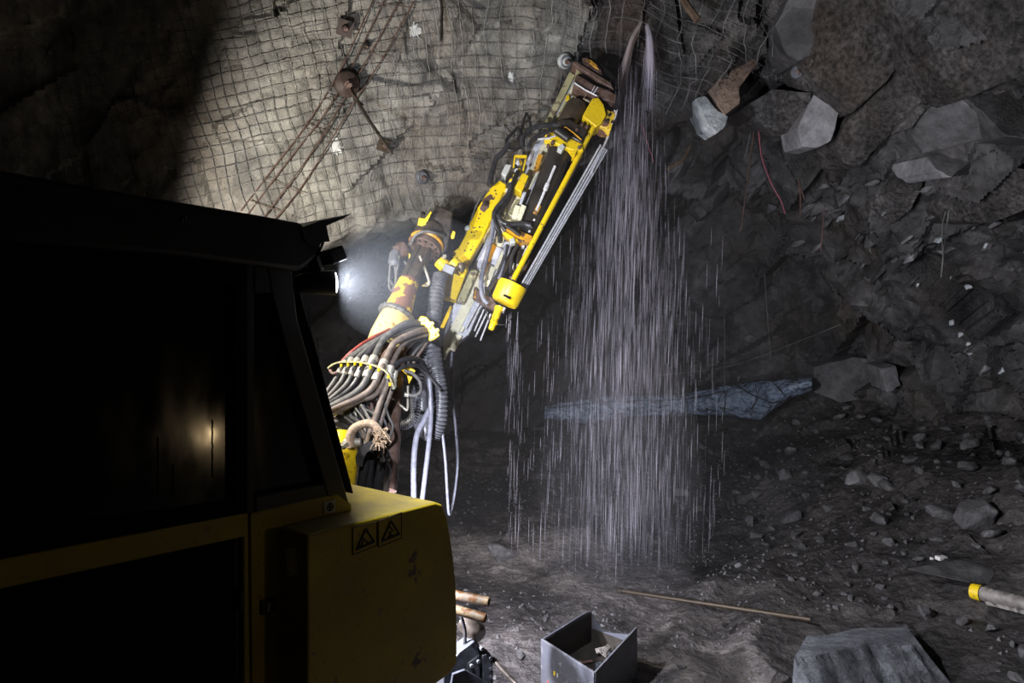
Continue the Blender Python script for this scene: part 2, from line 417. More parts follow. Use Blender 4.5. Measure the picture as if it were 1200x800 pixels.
def fbm(p, octv=4, k=0):
    a, s, r = 0.5, 1.0, 0
    for o in range(octv):
        r = r + a * vnoise(p * s + 13.7 * o, k + o); a *= 0.5; s *= 2.03
    return r
def blocks(p, k=0, tilt=0.6):
    """angular broken-rock steps: each cell is a tilted facet"""
    i = np.floor(p).astype(np.int64)
    best = np.full(len(p), 1e9); hgt = np.zeros(len(p))
    for dx in (-1, 0, 1):
        for dy in (-1, 0, 1):
            for dz in (-1, 0, 1):
                cx, cy, cz = i[:, 0] + dx, i[:, 1] + dy, i[:, 2] + dz
                s = np.stack([cx + _hash(cx, cy, cz, k), cy + _hash(cx, cy, cz, k + 1), cz + _hash(cx, cy, cz, k + 2)], 1)
                d = p - s; dd = (d * d).sum(1)
                h = (_hash(cx, cy, cz, k + 3) * 2 - 1)
                g = np.stack([_hash(cx, cy, cz, k + 4), _hash(cx, cy, cz, k + 5), _hash(cx, cy, cz, k + 6)], 1) * 2 - 1
                hh = h + tilt * (d * g).sum(1) * 2
                m = dd < best
                best = np.where(m, dd, best); hgt = np.where(m, hh, hgt)
    return hgt
def bedded(p, ang, stretch):
    c, s = math.cos(ang), math.sin(ang)
    u = p[:, 0] * c + p[:, 2] * s; v = -p[:, 0] * s + p[:, 2] * c
    return np.stack([u * stretch, p[:, 1], v], 1)

def interp_grid(xs, ys, table, X, Y):
    """bilinear, then softened"""
    T = np.array(table, float)
    rows = np.stack([np.interp(X, xs, r) for r in T])
    out = np.stack([np.interp(Y, ys, rows[:, j]) for j in range(rows.shape[1])], 1)
    return out
def soften(A, n, it=3):
    for _ in range(it):
        for ax in (0, 1):
            pad = [(0, 0), (0, 0)]; pad[ax] = (n, n)
            B = np.pad(A, pad, mode='reflect', reflect_type='odd')
            c = np.cumsum(B, axis=ax); z = np.zeros_like(np.take(c, [0], axis=ax))
            c = np.concatenate([z, c], axis=ax); w = 2 * n + 1; L = A.shape[ax]
            A = (np.take(c, range(w, w + L), axis=ax) - np.take(c, range(0, L), axis=ax)) / w
    return A
def grid_normals(G):
    du = np.gradient(G, axis=1); dv = np.gradient(G, axis=0)
    n = np.cross(du, dv); n /= np.linalg.norm(n, axis=2, keepdims=True) + 1e-12
    return n
def grid_mesh(name, G, mat, kind='structure', smooth=True, angle=34):
    R, Cn = G.shape[:2]
    idx = np.arange(R * Cn).reshape(R, Cn)
    f = np.stack([idx[:-1, :-1], idx[:-1, 1:], idx[1:, 1:], idx[1:, :-1]], -1).reshape(-1, 4)
    me = bpy.data.meshes.new(name)
    me.from_pydata(G.reshape(-1, 3).tolist(), [], f.tolist())
    me.materials.append(M[mat])
    me.polygons.foreach_set('use_smooth', [smooth] * len(me.polygons))
    if smooth: me.set_sharp_from_angle(angle=math.radians(angle))
    me.update()
    o = bpy.data.objects.new(name, me); COL.objects.link(o)
    if kind: o['kind'] = kind
    return o
def ray_grid(PX, PY, D):
    return np.stack([(PX - 600) / FPX * D, D, CAMZ - (PY - 400) / FPX * D], -1)

# ================================================================== THE MINE: rock, roof, floor
# --- roof shoulder under the wire mesh
BROW = [(-300, 440), (0, 400), (200, 340), (350, 290), (430, 268), (520, 238), (600, 208), (680, 172), (740, 152), (800, 122), (900, 64), (1010, -30)]
cx = np.arange(-280, 1004, 4.0)
v0 = np.linspace(0, 1, 120)
brow = np.interp(cx, [b[0] for b in BROW], [b[1] for b in BROW])
brow = soften(np.stack([brow] * 3), 6)[1] if False else brow + 7 * np.array([mnoise.noise(Vector((x * 0.021, 3.3, 0))) for x in cx]) + 4 * np.array([mnoise.noise(Vector((x * 0.09, 8.3, 0))) for x in cx])
CYr = [-200, -100, 0, 100, 200, 300, 440]
CXc = [-300, 0, 150, 300, 450, 600, 750, 900, 1000]
CT = [[4.0, 4.4, 4.6, 4.8, 5.0, 5.4, 5.8, 6.0, 6.0],
      [4.4, 4.8, 5.0, 5.3, 5.6, 6.0, 6.5, 6.8, 6.8],
      [4.8, 5.2, 5.4, 5.7, 6.0, 6.6, 7.2, 7.6, 7.6],
      [5.1, 5.4, 5.6, 5.9, 6.4, 7.0, 7.7, 8.3, 8.5],
      [5.4, 5.7, 5.8, 6.1, 6.7, 7.5, 8.4, 9.2, 10.],
      [5.7, 6.0, 6.1, 6.4, 7.0, 8.0, 9.2, 10.5, 12.],
      [6.0, 6.2, 6.3, 6.6, 7.3, 8.5, 9.8, 11.5, 13.]]
fy = np.arange(-200, 444, 4.0)
DT = soften(interp_grid(CXc, CYr, CT, cx, fy), 9)
PYc = -200 + v0[:, None] * (brow[None, :] + 200)
Dc = np.stack([np.interp(PYc[:, j], fy, DT[:, j]) for j in range(len(cx))], 1)
PXc = np.repeat(cx[None, :], len(v0), 0)
Gc = ray_grid(PXc, PYc, Dc)
# the underside of the brow runs back into the dark
lip = []
edge = Gc[-1]
for k, (dy, dz) in enumerate([(0.03, -0.015), (0.10, -0.03), (0.25, -0.02), (0.5, 0.0), (0.8, 0.05), (1.2, 0.12), (1.8, 0.25), (2.6, 0.45)]):
    e = edge.copy(); e[:, 1] += dy; e[:, 0] *= (1 + dy * 0.02); e[:, 2] += dz; lip.append(e)
Gc0 = np.concatenate([Gc, np.stack(lip)], 0)
nrm = grid_normals(soften(Gc0[:, :, 0], 3)[..., None] * [1, 0, 0] + soften(Gc0[:, :, 1], 3)[..., None] * [0, 1, 0] + soften(Gc0[:, :, 2], 3)[..., None] * [0, 0, 1])
cam = np.array([0, 0, CAMZ])
sgn = np.sign(((cam - Gc0) * nrm).sum(-1, keepdims=True)); nrm = nrm * np.where(sgn == 0, 1, sgn)
pf = Gc0.reshape(-1, 3)
right = np.clip((np.repeat(cx[None, :], Gc0.shape[0], 0).reshape(-1) - 560) / 300, 0, 1)
h = 0.16 * fbm(pf * 0.9, 4, 3) + 0.034 * blocks(bedded(pf, 0.9, 0.75) * 1.9, 20) * (1 + 1.3 * right) + 0.012 * blocks(bedded(pf, 0.5, 0.8) * 6.0, 41) + 0.03 * fbm(pf * 6, 4, 9)
h = h + 0.12 * right * blocks(bedded(pf, 0.84, 0.5) * 1.3, 66)
Gcd = (pf + nrm.reshape(-1, 3) * h[:, None]).reshape(Gc0.shape)
roof = grid_mesh('ceiling', Gcd, 'rock_roof')
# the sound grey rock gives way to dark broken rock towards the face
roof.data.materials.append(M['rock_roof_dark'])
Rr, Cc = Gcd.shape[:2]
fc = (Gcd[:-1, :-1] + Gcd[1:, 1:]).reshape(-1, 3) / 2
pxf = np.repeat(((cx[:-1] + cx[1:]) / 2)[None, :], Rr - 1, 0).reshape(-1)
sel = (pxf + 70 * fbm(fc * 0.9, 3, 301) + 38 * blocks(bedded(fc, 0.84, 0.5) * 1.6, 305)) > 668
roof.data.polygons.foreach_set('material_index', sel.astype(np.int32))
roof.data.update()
def roof_at(px, py, off=0.0):
    j = min(max((px - cx[0]) / 4.0, 0), len(cx) - 1.001); j0 = int(j); fj = j - j0
    b = brow[j0] * (1 - fj) + brow[j0 + 1] * fj
    i = min(max((py + 200) / (b + 200) * (len(v0) - 1), 0), len(v0) - 1.001); i0 = int(i); fi = i - i0
    def L(A): return (A[i0, j0] * (1 - fi) * (1 - fj) + A[i0 + 1, j0] * fi * (1 - fj) + A[i0, j0 + 1] * (1 - fi) * fj + A[i0 + 1, j0 + 1] * fi * fj)
    return Vector(L(Gcd)) + Vector(L(nrm)) * off
def roof_n(px, py):
    return (roof_at(px, py, 1.0) - roof_at(px, py, 0.0)).normalized()
def brow_at(px): return float(np.interp(px, cx, brow))

# --- face and right wall
WX = [200, 400, 560, 650, 720, 800, 900, 1000, 1100, 1200, 1420]
WY = [-200, -60, 60, 130, 200, 300, 400, 500, 700]
WT = [[7.8, 7.6, 7.2, 7.0, 6.9, 6.8, 6.6, 6.1, 5.5, 5.0, 4.1],
      [9.0, 8.8, 8.4, 8.1, 7.9, 7.7, 7.4, 6.9, 6.2, 5.6, 4.5],
      [11., 11., 10.5, 10., 9.2, 8.6, 8.0, 7.4, 6.8, 6.2, 4.9],
      [12., 12., 12.0, 11.6, 11., 9.4, 8.5, 7.9, 7.2, 6.5, 5.2],
      [12.5, 12.5, 12.6, 12.4, 12.2, 11., 9.4, 8.4, 7.7, 6.9, 5.5],
      [13., 13., 13.2, 13.2, 13.2, 12.8, 11.3, 9.8, 8.7, 7.7, 6.0],
      [13.4, 13.5, 13.7, 13.7, 13.7, 13.3, 12.3, 11., 9.7, 8.5, 6.5],
      [13.5, 13.6, 13.8, 13.8, 13.8, 13.4, 12.5, 11.3, 10., 8.8, 6.8],
      [13.6, 13.7, 13.9, 13.9, 13.9, 13.5, 12.6, 11.5, 10.2, 9.0, 7.0]]
wx = np.arange(120, 1421, 3.0); wy = np.arange(-200, 660, 3.0)
Dw = soften(interp_grid(WX, WY, WT, wx, wy), 9)
PXw, PYw = np.meshgrid(wx, wy)
Gw0 = ray_grid(PXw, PYw, Dw)
nw = grid_normals(Gw0); sg = np.sign(((cam - Gw0) * nw).sum(-1, keepdims=True)); nw = nw * sg
pf = Gw0.reshape(-1, 3); bd = bedded(pf, 0.84, 0.42)
h = 0.30 * fbm(pf * 0.55, 4, 31) + 0.30 * blocks(bd * 0.8, 101, 0.6) + 0.085 * blocks(bd * 2.0, 131, 0.6) + 0.03 * blocks(bd * 5.0, 161, 0.6) + 0.03 * fbm(pf * 6, 3, 5)
h = h - 0.10
Gwd = (pf + nw.reshape(-1, 3) * h[:, None]).reshape(Gw0.shape)
js = int((900 - wx[0]) / 3)
wall_b = grid_mesh('wall_back', Gwd[:, :js + 1], 'rock_face')
wall_r = grid_mesh('wall_right', Gwd[:, js:], 'rock_wall')
for o_, Gs, x0 in ((wall_b, Gwd[:, :js + 1], wx[0]), (wall_r, Gwd[:, js:], wx[js])):
    o_.data.materials.clear(); o_.data.materials.append(M['rock_face']); o_.data.materials.append(M['rock_wall'])
    fc = (Gs[:-1, :-1] + Gs[1:, 1:]).reshape(-1, 3) / 2
    sel = (fc[:, 0] + 0.9 * fbm(fc * 0.7, 3, 401) + 0.35 * blocks(bedded(fc, 0.84, 0.5) * 1.1, 405) > 3.5 - 0.55 * np.clip(fc[:, 2] - 2.6, -1, 4))
    o_.data.polygons.foreach_set('material_index', sel.astype(np.int32)); o_.data.update()
def wall_at(px, py, off=0.0):
    j = min(max((px - wx[0]) / 3.0, 0), len(wx) - 2); i = min(max((py - wy[0]) / 3.0, 0), len(wy) - 2); j, i = int(j), int(i)
    return Vector(Gwd[i, j]) + Vector(nw[i, j]) * off
# the drift's near left side, in the dark behind the machine
ly = np.linspace(0.5, 14, 90); lz = np.linspace(-0.3, 7.5, 60)
LY, LZ = np.meshgrid(ly, lz)
LX = -5.6 - 0.02 * (LZ - 2.5) ** 2 + 0 * LY
Gl = np.stack([LX, LY, LZ], -1); pf = Gl.reshape(-1, 3)
Gl[..., 0] += (0.35 * fbm(pf * 0.6, 4, 77) + 0.15 * blocks(pf * 1.2, 79)).reshape(LX.shape)
grid_mesh('wall_left', Gl, 'rock_wall')

# --- muddy floor with the muck pile climbing the far wall
TOE = [(7.2, 1), (6.5, 4), (6.6, 8), (6.35, 9.7), (5.7, 11.1), (4.7, 12.4), (3.4, 13.3), (1, 13.7), (-3, 13.6), (-8, 13.4)]
def seg_dist(X, Y):
    best = np.full(X.shape, 1e9)
    for (x0, y0), (x1, y1) in zip(TOE[:-1], TOE[1:]):
        dx, dy = x1 - x0, y1 - y0
        t = np.clip(((X - x0) * dx + (Y - y0) * dy) / (dx * dx + dy * dy), 0, 1)
        best = np.minimum(best, np.hypot(X - x0 - t * dx, Y - y0 - t * dy))
    return best
def floor_arr(X, Y):
    d = seg_dist(X, Y)
    hh = np.interp(X, [-6, 0, 3, 5, 7], [0.7, 0.85, 1.05, 1.65, 1.55])
    z = hh * np.clip(1 - d / 4.4, 0, 1) ** 1.25
    p = np.stack([X.ravel(), Y.ravel(), 0 * X.ravel()], 1)
    near = np.clip(1 - d / 4.2, 0, 1).ravel()
    z = z.ravel() + 0.10 * fbm(p * 0.7, 3, 201) + (0.012 + 0.07 * near) * blocks(p * 2.1, 211, 0.35) + (0.006 + 0.022 * near) * blocks(p * 5.0, 222, 0.35) + 0.06 * fbm(p * 2.6, 5, 230)
    # a low berm of mud thrown up under the falling water and tyre ruts curving away to the right
    x, y = p[:, 0], p[:, 1]
    z += 0.22 * np.exp(-((x - 0.6) / 1.3) ** 2 - ((y - 8.6) / 0.6) ** 2) + 0.16 * np.exp(-((x - 2.3) / 0.55) ** 2 - ((y - 6.7) / 0.8) ** 2)
    rr = np.hypot(x - 3.6, y - 5.4)
    z += 0.05 * np.sin(rr * 9) * np.exp(-((rr - 1.7) / 0.6) ** 2)
    return z.reshape(X.shape)
fxs = np.arange(-6.5, 8.2, 0.045); fys = np.concatenate([np.arange(0.0, 4, 0.12), np.arange(4, 14.4, 0.045)])
FXg, FYg = np.meshgrid(fxs, fys)
Gf = np.stack([FXg, FYg, floor_arr(FXg, FYg)], -1)
flo = grid_mesh('floor', Gf, 'mud')
flo.data.materials.append(M['muck'])      # blasted muck lies against the walls, trodden mud in the middle
fc = (Gf[:-1, :-1] + Gf[1:, 1:]).reshape(-1, 3) / 2
dd = seg_dist(fc[:, 0], fc[:, 1]) + 0.9 * fbm(fc * 0.9, 4, 501) + 0.15 * blocks(fc * 3.0, 505)
flo.data.polygons.foreach_set('material_index', (dd < 4.5).astype(np.int32)); flo.data.update()
FZ = Gf[..., 2]
def floor_z(x, y):
    j = float(np.clip((x - fxs[0]) / 0.045, 0, len(fxs) - 1.01)); j0 = int(j); fj = j - j0
    i0 = int(np.clip(np.searchsorted(fys, y) - 1, 0, len(fys) - 2)); fi = min(max((y - fys[i0]) / (fys[i0 + 1] - fys[i0]), 0), 1)
    return float((FZ[i0, j0] * (1 - fj) + FZ[i0, j0 + 1] * fj) * (1 - fi) + (FZ[i0 + 1, j0] * (1 - fj) + FZ[i0 + 1, j0 + 1] * fj) * fi)
def on_floor(px, py):
    """where the sight line through (px, py) meets the floor"""
    for k in range(500):
        y = 3.0 + k * 0.022; q = P(px, py, y)
        if q.z <= floor_z(q.x, q.y): return q
    return P(px, py, 13)

# --- blocks of rock standing out of the wall (still part of it)
def facet_rock(seed, dims, n=16, sub=1, rough=0.03):
    r = random.Random(seed)
    bm = bmesh.new()
    for _ in range(n):
        v = Vector((r.gauss(0, 1), r.gauss(0, 1), r.gauss(0, 1))).normalized() * r.uniform(0.8, 1.05)
        bm.verts.new((v.x * dims[0], v.y * dims[1], v.z * dims[2]))
    bmesh.ops.convex_hull(bm, input=bm.verts)
    for v in [v for v in bm.verts if not v.link_faces]: bm.verts.remove(v)
    bmesh.ops.dissolve_limit(bm, angle_limit=0.2, verts=bm.verts, edges=bm.edges)
    bmesh.ops.bevel(bm, geom=bm.edges[:], offset=min(dims) * 0.07, segments=1, affect='EDGES')
    bmesh.ops.triangulate(bm, faces=bm.faces)
    if sub: bmesh.ops.subdivide_edges(bm, edges=bm.edges[:], cuts=sub, use_grid_fill=True)
    s = min(dims)
    for v in bm.verts:
        v.co += v.co.normalized() * rough * s * mnoise.noise(v.co * (3.0 / s) + Vector((seed, 0, 0)))
    me = bpy.data.meshes.new('rock'); bm.to_mesh(me); bm.free()
    me.polygons.foreach_set('use_smooth', [True] * len(me.polygons)); me.set_sharp_from_angle(angle=math.radians(28))
    return me
def slab(name, poly, Y, tilt, thick, mat, seed=0):
    """an angular slab: poly is its outline, tilt = change of distance per pixel (right, down)"""
    cxp = sum(p[0] for p in poly) / len(poly); cyp = sum(p[1] for p in poly) / len(poly)
    dense = []
    r = random.Random(seed)
    for i, (a, b) in enumerate(zip(poly, poly[1:] + poly[:1])):
        for k in range(3):
            t = k / 3
            dense.append((a[0] + (b[0] - a[0]) * t + r.uniform(-1, 1) * (k > 0), a[1] + (b[1] - a[1]) * t + r.uniform(-1, 1) * (k > 0)))
    fr = [P(x, y, Y + tilt[0] * (x - cxp) + tilt[1] * (y - cyp)) for x, y in dense]
    inner = [P(cxp, cyp, Y).lerp(p, 0.6) + Vector((0, -0.012 * r.random(), 0)) for p in fr]
    bk = [p + Vector((0.05 * thick, thick, 0.15 * thick)) for p in fr]
    n = len(dense); mb = MB()
    fs = [tuple(range(n))] + [(i, (i + 1) % n, n + (i + 1) % n, n + i) for i in range(n)] + [(n + i, n + (i + 1) % n, 2 * n + (i + 1) % n, 2 * n + i) for i in range(n)]
    mb.add(inner + fr + bk, fs + [tuple(range(3 * n - 1, 2 * n - 1, -1))])
    o = mb.build(name, mat, None, bevel=0.012, angle=25); o['kind'] = 'structure'
    return o
def wd(px, py): return wall_at(px, py).y
slab('wall_outcrop', [(957, 105), (987, 124), (974, 165), (958, 173), (940, 172), (935, 150)], wd(962, 140) - 0.42, (-0.004, 0.002), 0.6, 'rock_pale', 1)
slab('wall_outcrop', [(1085, 184), (1110, 174), (1137, 165), (1158, 174), (1135, 192), (1115, 208), (1098, 200)], wd(1120, 188) - 0.22, (-0.002, -0.012), 0.8, 'rock_pale', 2)
slab('wall_outcrop', [(832, 105), (845, 90), (860, 74), (875, 64), (890, 68), (880, 84), (867, 101), (866, 122), (849, 135)], 7.9, (0.0, -0.004), 0.7, 'rock_brown', 3)
slab('wall_outcrop', [(815, 116), (826, 112), (836, 124), (854, 137), (850, 148), (841, 156), (830, 148)], 7.75, (0.0, -0.004), 0.6, 'rock_white', 4)
slab('wall_outcrop', [(1122, 90), (1150, 92), (1200, 100), (1230, 120), (1228, 165), (1180, 160), (1150, 130), (1122, 110)], wd(1165, 125) - 0.10, (-0.001, -0.004), 0.7, 'rock_wall', 5)
slab('wall_outcrop', [(955, 430), (1000, 418), (1045, 425), (1040, 462), (985, 472), (955, 460)], wd(1000, 445) - 0.18, (-0.001, -0.004), 0.8, 'rock_loose', 10)
slab('wall_outcrop', [(1032, 432), (1050, 428), (1056, 452), (1040, 460)], wd(1044, 445) - 0.32, (0, -0.004), 0.5, 'rock_pale', 11)
for k, (poly, off, mt_) in enumerate([
    ([(1040, -10), (1120, -30), (1230, -30), (1230, 92), (1198, 88), (1170, 100), (1140, 113), (1110, 100), (1098, 82), (1070, 60)], .20, 'rock_schist'),
    ([(962, -20), (1038, -20), (1068, 55), (1040, 95), (1000, 132), (985, 118), (958, 100), (940, 75)], .10, 'rock_schist'),
    ([(995, 140), (1060, 78), (1090, 92), (1078, 125), (1030, 172), (1006, 196), (988, 190), (978, 172)], .12, 'rock_schist'),
    ([(868, 128), (905, 104), (952, 108), (948, 138), (930, 158), (905, 152), (880, 142)], .08, 'rock_schist'),
    ([(908, 30), (930, -10), (962, -10), (958, 30), (950, 66), (934, 72), (920, 62)], .10, 'rock_loose'),
    ([(1068, 150), (1092, 122), (1078, 122), (1052, 148), (1044, 158)], .16, 'rock_schist'),
    ([(1086, 120), (1122, 112), (1150, 132), (1182, 160), (1140, 166), (1102, 176), (1082, 180), (1068, 158)], .08, 'rock_loose'),
    ([(1020, 232), (1062, 200), (1082, 214), (1068, 246), (1036, 270), (1016, 262)], .10, 'rock_schist'),
    ([(1120, 235), (1190, 196), (1225, 200), (1222, 240), (1160, 262), (1128, 258)], .10, 'rock_schist')]):
    cxp = sum(p[0] for p in poly) / len(poly); cyp = sum(p[1] for p in poly) / len(poly)
    Dl = lambda x, y: float(Dw[int(min(max((y - wy[0]) / 3, 0), len(wy) - 1)), int(min(max((x - wx[0]) / 3, 0), len(wx) - 1))])
    gx, gy = (Dl(cxp + 25, cyp) - Dl(cxp - 25, cyp)) / 50, (Dl(cxp, cyp + 25) - Dl(cxp, cyp - 25)) / 50
    slab('wall_outcrop', poly, Dl(cxp, cyp) - off - .12, (gx * .9, gy * .75), 0.7, mt_, 40 + k)
for k in range(46):
    rr = random.Random(1200 + k); px, py = rr.uniform(925, 1195), rr.uniform(212, 335)
    q = wall_at(px, py, 0.03); r = rr.uniform(4, 12) / FPX * q.y
    me = facet_rock(1300 + k, (r * 1.5, r * .8, r * rr.uniform(.35, .6)), 12); me.materials.append(M[rr.choice(('rock_loose', 'rock_wall', 'rock_loose', 'rock_pale'))])
    o = bpy.data.objects.new('wall_chip', me); COL.objects.link(o); o.location = q; o.rotation_euler = (rr.uniform(-.4, .4), -0.75 + rr.uniform(-.5, .5), rr.uniform(-.4, .4)); o['kind'] = 'structure'
for k, (px, py, s, m) in enumerate([(1085, 182, 6, 'rock_white'), (975, 268, 9, 'rock_white'), (990, 262, 6, 'rock_white'), (1010, 250, 9, 'rock_pale'), (967, 276, 6, 'rock_white'), (1060, 280, 13, 'rock_pale'),
                                    (1040, 262, 9, 'rock_pale'), (1105, 278, 7, 'rock_white'), (1128, 280, 5, 'rock_white'), (1185, 320, 10, 'rock_pale'), (1140, 305, 5, 'rock_white'), (1113, 360, 6, 'rock_white'),
                                    (1120, 378, 5, 'rock_white'), (1128, 392, 5, 'rock_white'), (1136, 404, 6, 'rock_white'), (1142, 412, 5, 'rock_white'), (1155, 434, 11, 'rock_pale'), (1163, 440, 6, 'rock_white'), (1070, 308, 6, 'rock_white'),
                                    (1080, 330, 4, 'rock_white'), (1098, 345, 4, 'rock_white'), (1030, 205, 12, 'rock_loose'), (1000, 220, 12, 'rock_loose'), (900, 250, 13, 'rock_loose'), (880, 230, 12, 'rock_loose'), (1180, 290, 12, 'rock_loose'),
                                    (1100, 250, 14, 'rock_loose'), (1015, 290, 12, 'rock_loose'), (960, 310, 16, 'rock_loose'), (1010, 360, 16, 'rock_loose'), (1060, 400, 14, 'rock_loose'), (870, 400, 11, 'rock_loose')]):
    q = wall_at(px, py, 0.02); r = s / FPX * q.y
    me = facet_rock(300 + k, (r, r * 0.8, r * random.uniform(0.45, 0.8)), 12)
    me.materials.append(M[m])
    o = bpy.data.objects.new('wall_chip', me); COL.objects.link(o); o.location = q; o.rotation_euler = (random.uniform(-.4, .4), -0.6 + random.uniform(-.5, .5), random.uniform(-.5, .5)); o['kind'] = 'structure'

# ================================================================== ROOF SUPPORT
# --- welded wire mesh
net = MB()
KX = ([100, 250, 400, 550, 680, 800, 900], [0.30, 0.30, 0.20, 0.03, -0.12, -0.28, -0.3])
FYB = ([60, 200, 300, 450, 550, 650, 750, 900], [95, 60, 36, 4, -6, -4, 14, 60])
def wob(a, b, s): return mnoise.noise(Vector((a * 0.02, b * 0.02, s)))
def sheet_ok(px, py): return -190 < py < brow_at(px) - 6 and 60 < px < 925
def lay(pts_px, r, jit, seed):
    run = []
    for px, py in pts_px:
        amp = jit * (1.0 + 2.2 * max(0, min(1, (px - 560) / 200)))
        qx = px + amp * wob(px, py, seed) + 0.8 * mnoise.noise(Vector((px * .12, py * .12, seed + 9)))
        qy = py + amp * wob(px + 900, py, seed) + 0.8 * mnoise.noise(Vector((px * .12, py * .12, seed + 19)))
        if sheet_ok(qx, qy):
            loose = max(0, min(1, (qx - 620) / 200))
            run.append(roof_at(qx, qy, 0.035 + 0.10 * loose + 0.03 * wob(qx, qy, 5.5)))
        else:
            if len(run) > 2: net.tube(run, r, 4, caps=False)
            run = []
    if len(run) > 2: net.tube(run, r, 4, caps=False)
px0 = 40.0; k = 0
while px0 < 940:
    kk = float(np.interp(px0, *KX))
    lay([(px0 + kk * (py - 100), py) for py in np.arange(-190, 420, 6)], 0.0033, 4.5, 1.0)
    px0 += float(np.interp(px0, [100, 500, 620, 800], [13, 13.5, 16, 19])); k += 1
py0 = -260.0
while py0 < 420:
    lay([(px, py0 + float(np.interp(px, *FYB))) for px in np.arange(60, 926, 6)], 0.0033, 4.5, 1.0)
    py0 += 13.2
net_o = net.build('roof_mesh', 'wire', None, recalc=False)
tag(net_o, 'welded wire mesh pinned over the grey rock roof', 'wire mesh')
# loose ends of mesh wire, whitish tangles under the roof
for k, (px, py, lab) in enumerate([(553, 180, 'tangle of bright bent mesh wire left of the drill feed'), (590, 142, 'small tangle of bright mesh wire beside the top of the feed beam'),
                                   (905, 90, 'frayed mesh wire ends around the collar on the right rock'), (487, 36, None)]):
    if lab is None: continue
    r = random.Random(60 + k); mb = MB()
    for _ in range(13):
        a = r.uniform(0, PI); L = r.uniform(6, 16); bx, by = px + r.uniform(-9, 9), py + r.uniform(-8, 8)
        pts = []
        for t in (-0.5, 0, 0.5):
            qx, qy = bx + math.cos(a) * L * t, by + math.sin(a) * L * t
            qq = roof_at(qx, qy, 0.07 + r.uniform(0, 0.05)) if qy < brow_at(qx) - 5 else wall_at(qx, qy, 0.12)
            pts.append(qq + Vector((0, 0, r.uniform(-.03, .03))))
        mb.tube(curve(pts, 4), 0.0035, 4)
    tag(mb.build('wire_tangle', 'wire', None), lab, 'wire')

# --- strap of four rusty bars
strap = thing('mesh_strap', roof_at(380, 126, 0.06), 'rusty four-bar strap running across the wire mesh behind the round plate', 'strap')
BARS = [[(446, -14), (438, 0), (394, 84), (355, 147), (320, 195), (282, 245)], [(460, -14), (452, 0), (415, 70), (380, 126), (335, 190), (289, 250)],
        [(477, -14), (469, 0), (432, 62), (397, 119), (359, 182), (306, 254)], [(493, -14), (485, 0), (445, 66), (408, 126), (355, 210), (317, 258)]]
for bpts in BARS:
    bpts = [(x, y) for x, y in bpts if y < brow_at(x) - 4]
    MB().tube(curve([roof_at(x, y, 0.06) for x, y in bpts], 6), 0.0062, 6).build('strap_bar', 'rust_rod', strap)
for a, b in [((375, 112), (400, 122)), ((356, 141), (388, 155)), ((352, 146), (384, 160)), ((440, 3), (486, 8)), ((292, 232), (330, 246)), ((430, 58), (452, 68)), ((310, 207), (352, 224))]:
    MB().tube([roof_at(a[0] + (b[0] - a[0]) * t, a[1] + (b[1] - a[1]) * t, 0.072) for t in (0, .33, .66, 1)], 0.004, 5).build('cross_bar', 'rust_rod', strap)

# --- rock bolts
M['rust_dark'] = plain('dark_brown_bolt_plate', (0.062, 0.042, 0.036), 0.5, 0.1, 0.4, 14)
def bolt(px, py, rp, label, rod=None, pm='rust_dark', dome=0.5, ring=False, square=False, at=None):
    q = at if at is not None else roof_at(px, py, 0.05); n = roof_n(px, py) if at is None else (Vector((0, 0, CAMZ)) - q).normalized()
    n = (n + (Vector((0, 0, CAMZ)) - q).normalized() * 0.6).normalized()
    R = rp / FPX * q.y
    root = thing('rock_bolt', q, label, 'rock bolt', 'rock bolts in the roof')
    mb = MB()
    if square:
        u = n.orthogonal().normalized(); w = n.cross(u); a = 0.5
        u, w = u * math.cos(a) + w * math.sin(a), w * math.cos(a) - u * math.sin(a)
        mb.box(q + n * 0.015, u * R, w * R, n * 0.006)
        mb.lathe(q + n * 0.02, q + n * 0.05, [(0, R * .5), (0.6, R * .42), (1, R * .3)])
    else:
        mb.lathe(q - n * 0.01, q + n * (0.02 + R * dome), [(0, R), (0.15, R), (0.4, R * 0.93), (0.7, R * 0.66), (0.9, R * 0.4), (1, R * 0.32)], 28)
    mb.build('plate', pm, root, angle=30)
    if ring:
        nb = MB(); nb.tube([q + n * 0.04 + (n.orthogonal().normalized() * math.cos(a) + n.cross(n.orthogonal().normalized()) * math.sin(a)) * R * 0.62 for a in np.linspace(0, 2 * PI, 20)], R * 0.17, 8)
        nb.build('collar', 'steel_grey', root)
    nb = MB(); tip = q + n * (0.05 + R * dome)
    nb.lathe(q + n * (R * dome), tip + n * 0.03, [(0, R * .34), (0.6, R * .34), (0.61, R * .22), (1, R * .2)], 6)
    nb.build('nut', 'rust', root, angle=20)
    if rod:
        rb = MB()
        pts = [tip - n * 0.05] + [Vector(p) for p in rod]
        rb.tube(curve(pts, 6), [0.020 - 0.008 * i / (6 * (len(pts) - 1)) for i in range(6 * (len(pts) - 1) + 1)] if len(pts) > 2 else 0.011, 8)
        rb.build('rod', 'steel_dark', root)
    return root, q, n
r0, q0, n0 = bolt(403, 97, 15, 'rock bolt with a round brown dome plate and a long bar hanging down', rod=[P(432, 140, roof_at(403, 97).y - 0.35), P(460, 180, roof_at(403, 97).y - 0.65)], dome=0.45)
MB().tube(curve([q0 + n0 * 0.08, P(413, 110, q0.y - 0.15), P(420, 118, q0.y - 0.18), P(426, 123, q0.y - 0.18)], 5), 0.007, 6).build('pigtail', 'rust', r0)
bolt(403, 32, 9, 'rock bolt with a small square brown plate beside the upper end of the rusty strap', square=True)
bolt(446, 169, 7, 'rock bolt with a small muddy plate right of the tip of the hanging bar', square=True, pm='brown_bar')
bolt(428, 53, 4.5, 'small dark bolt stub between the rusty strap bars', pm='steel_dark')
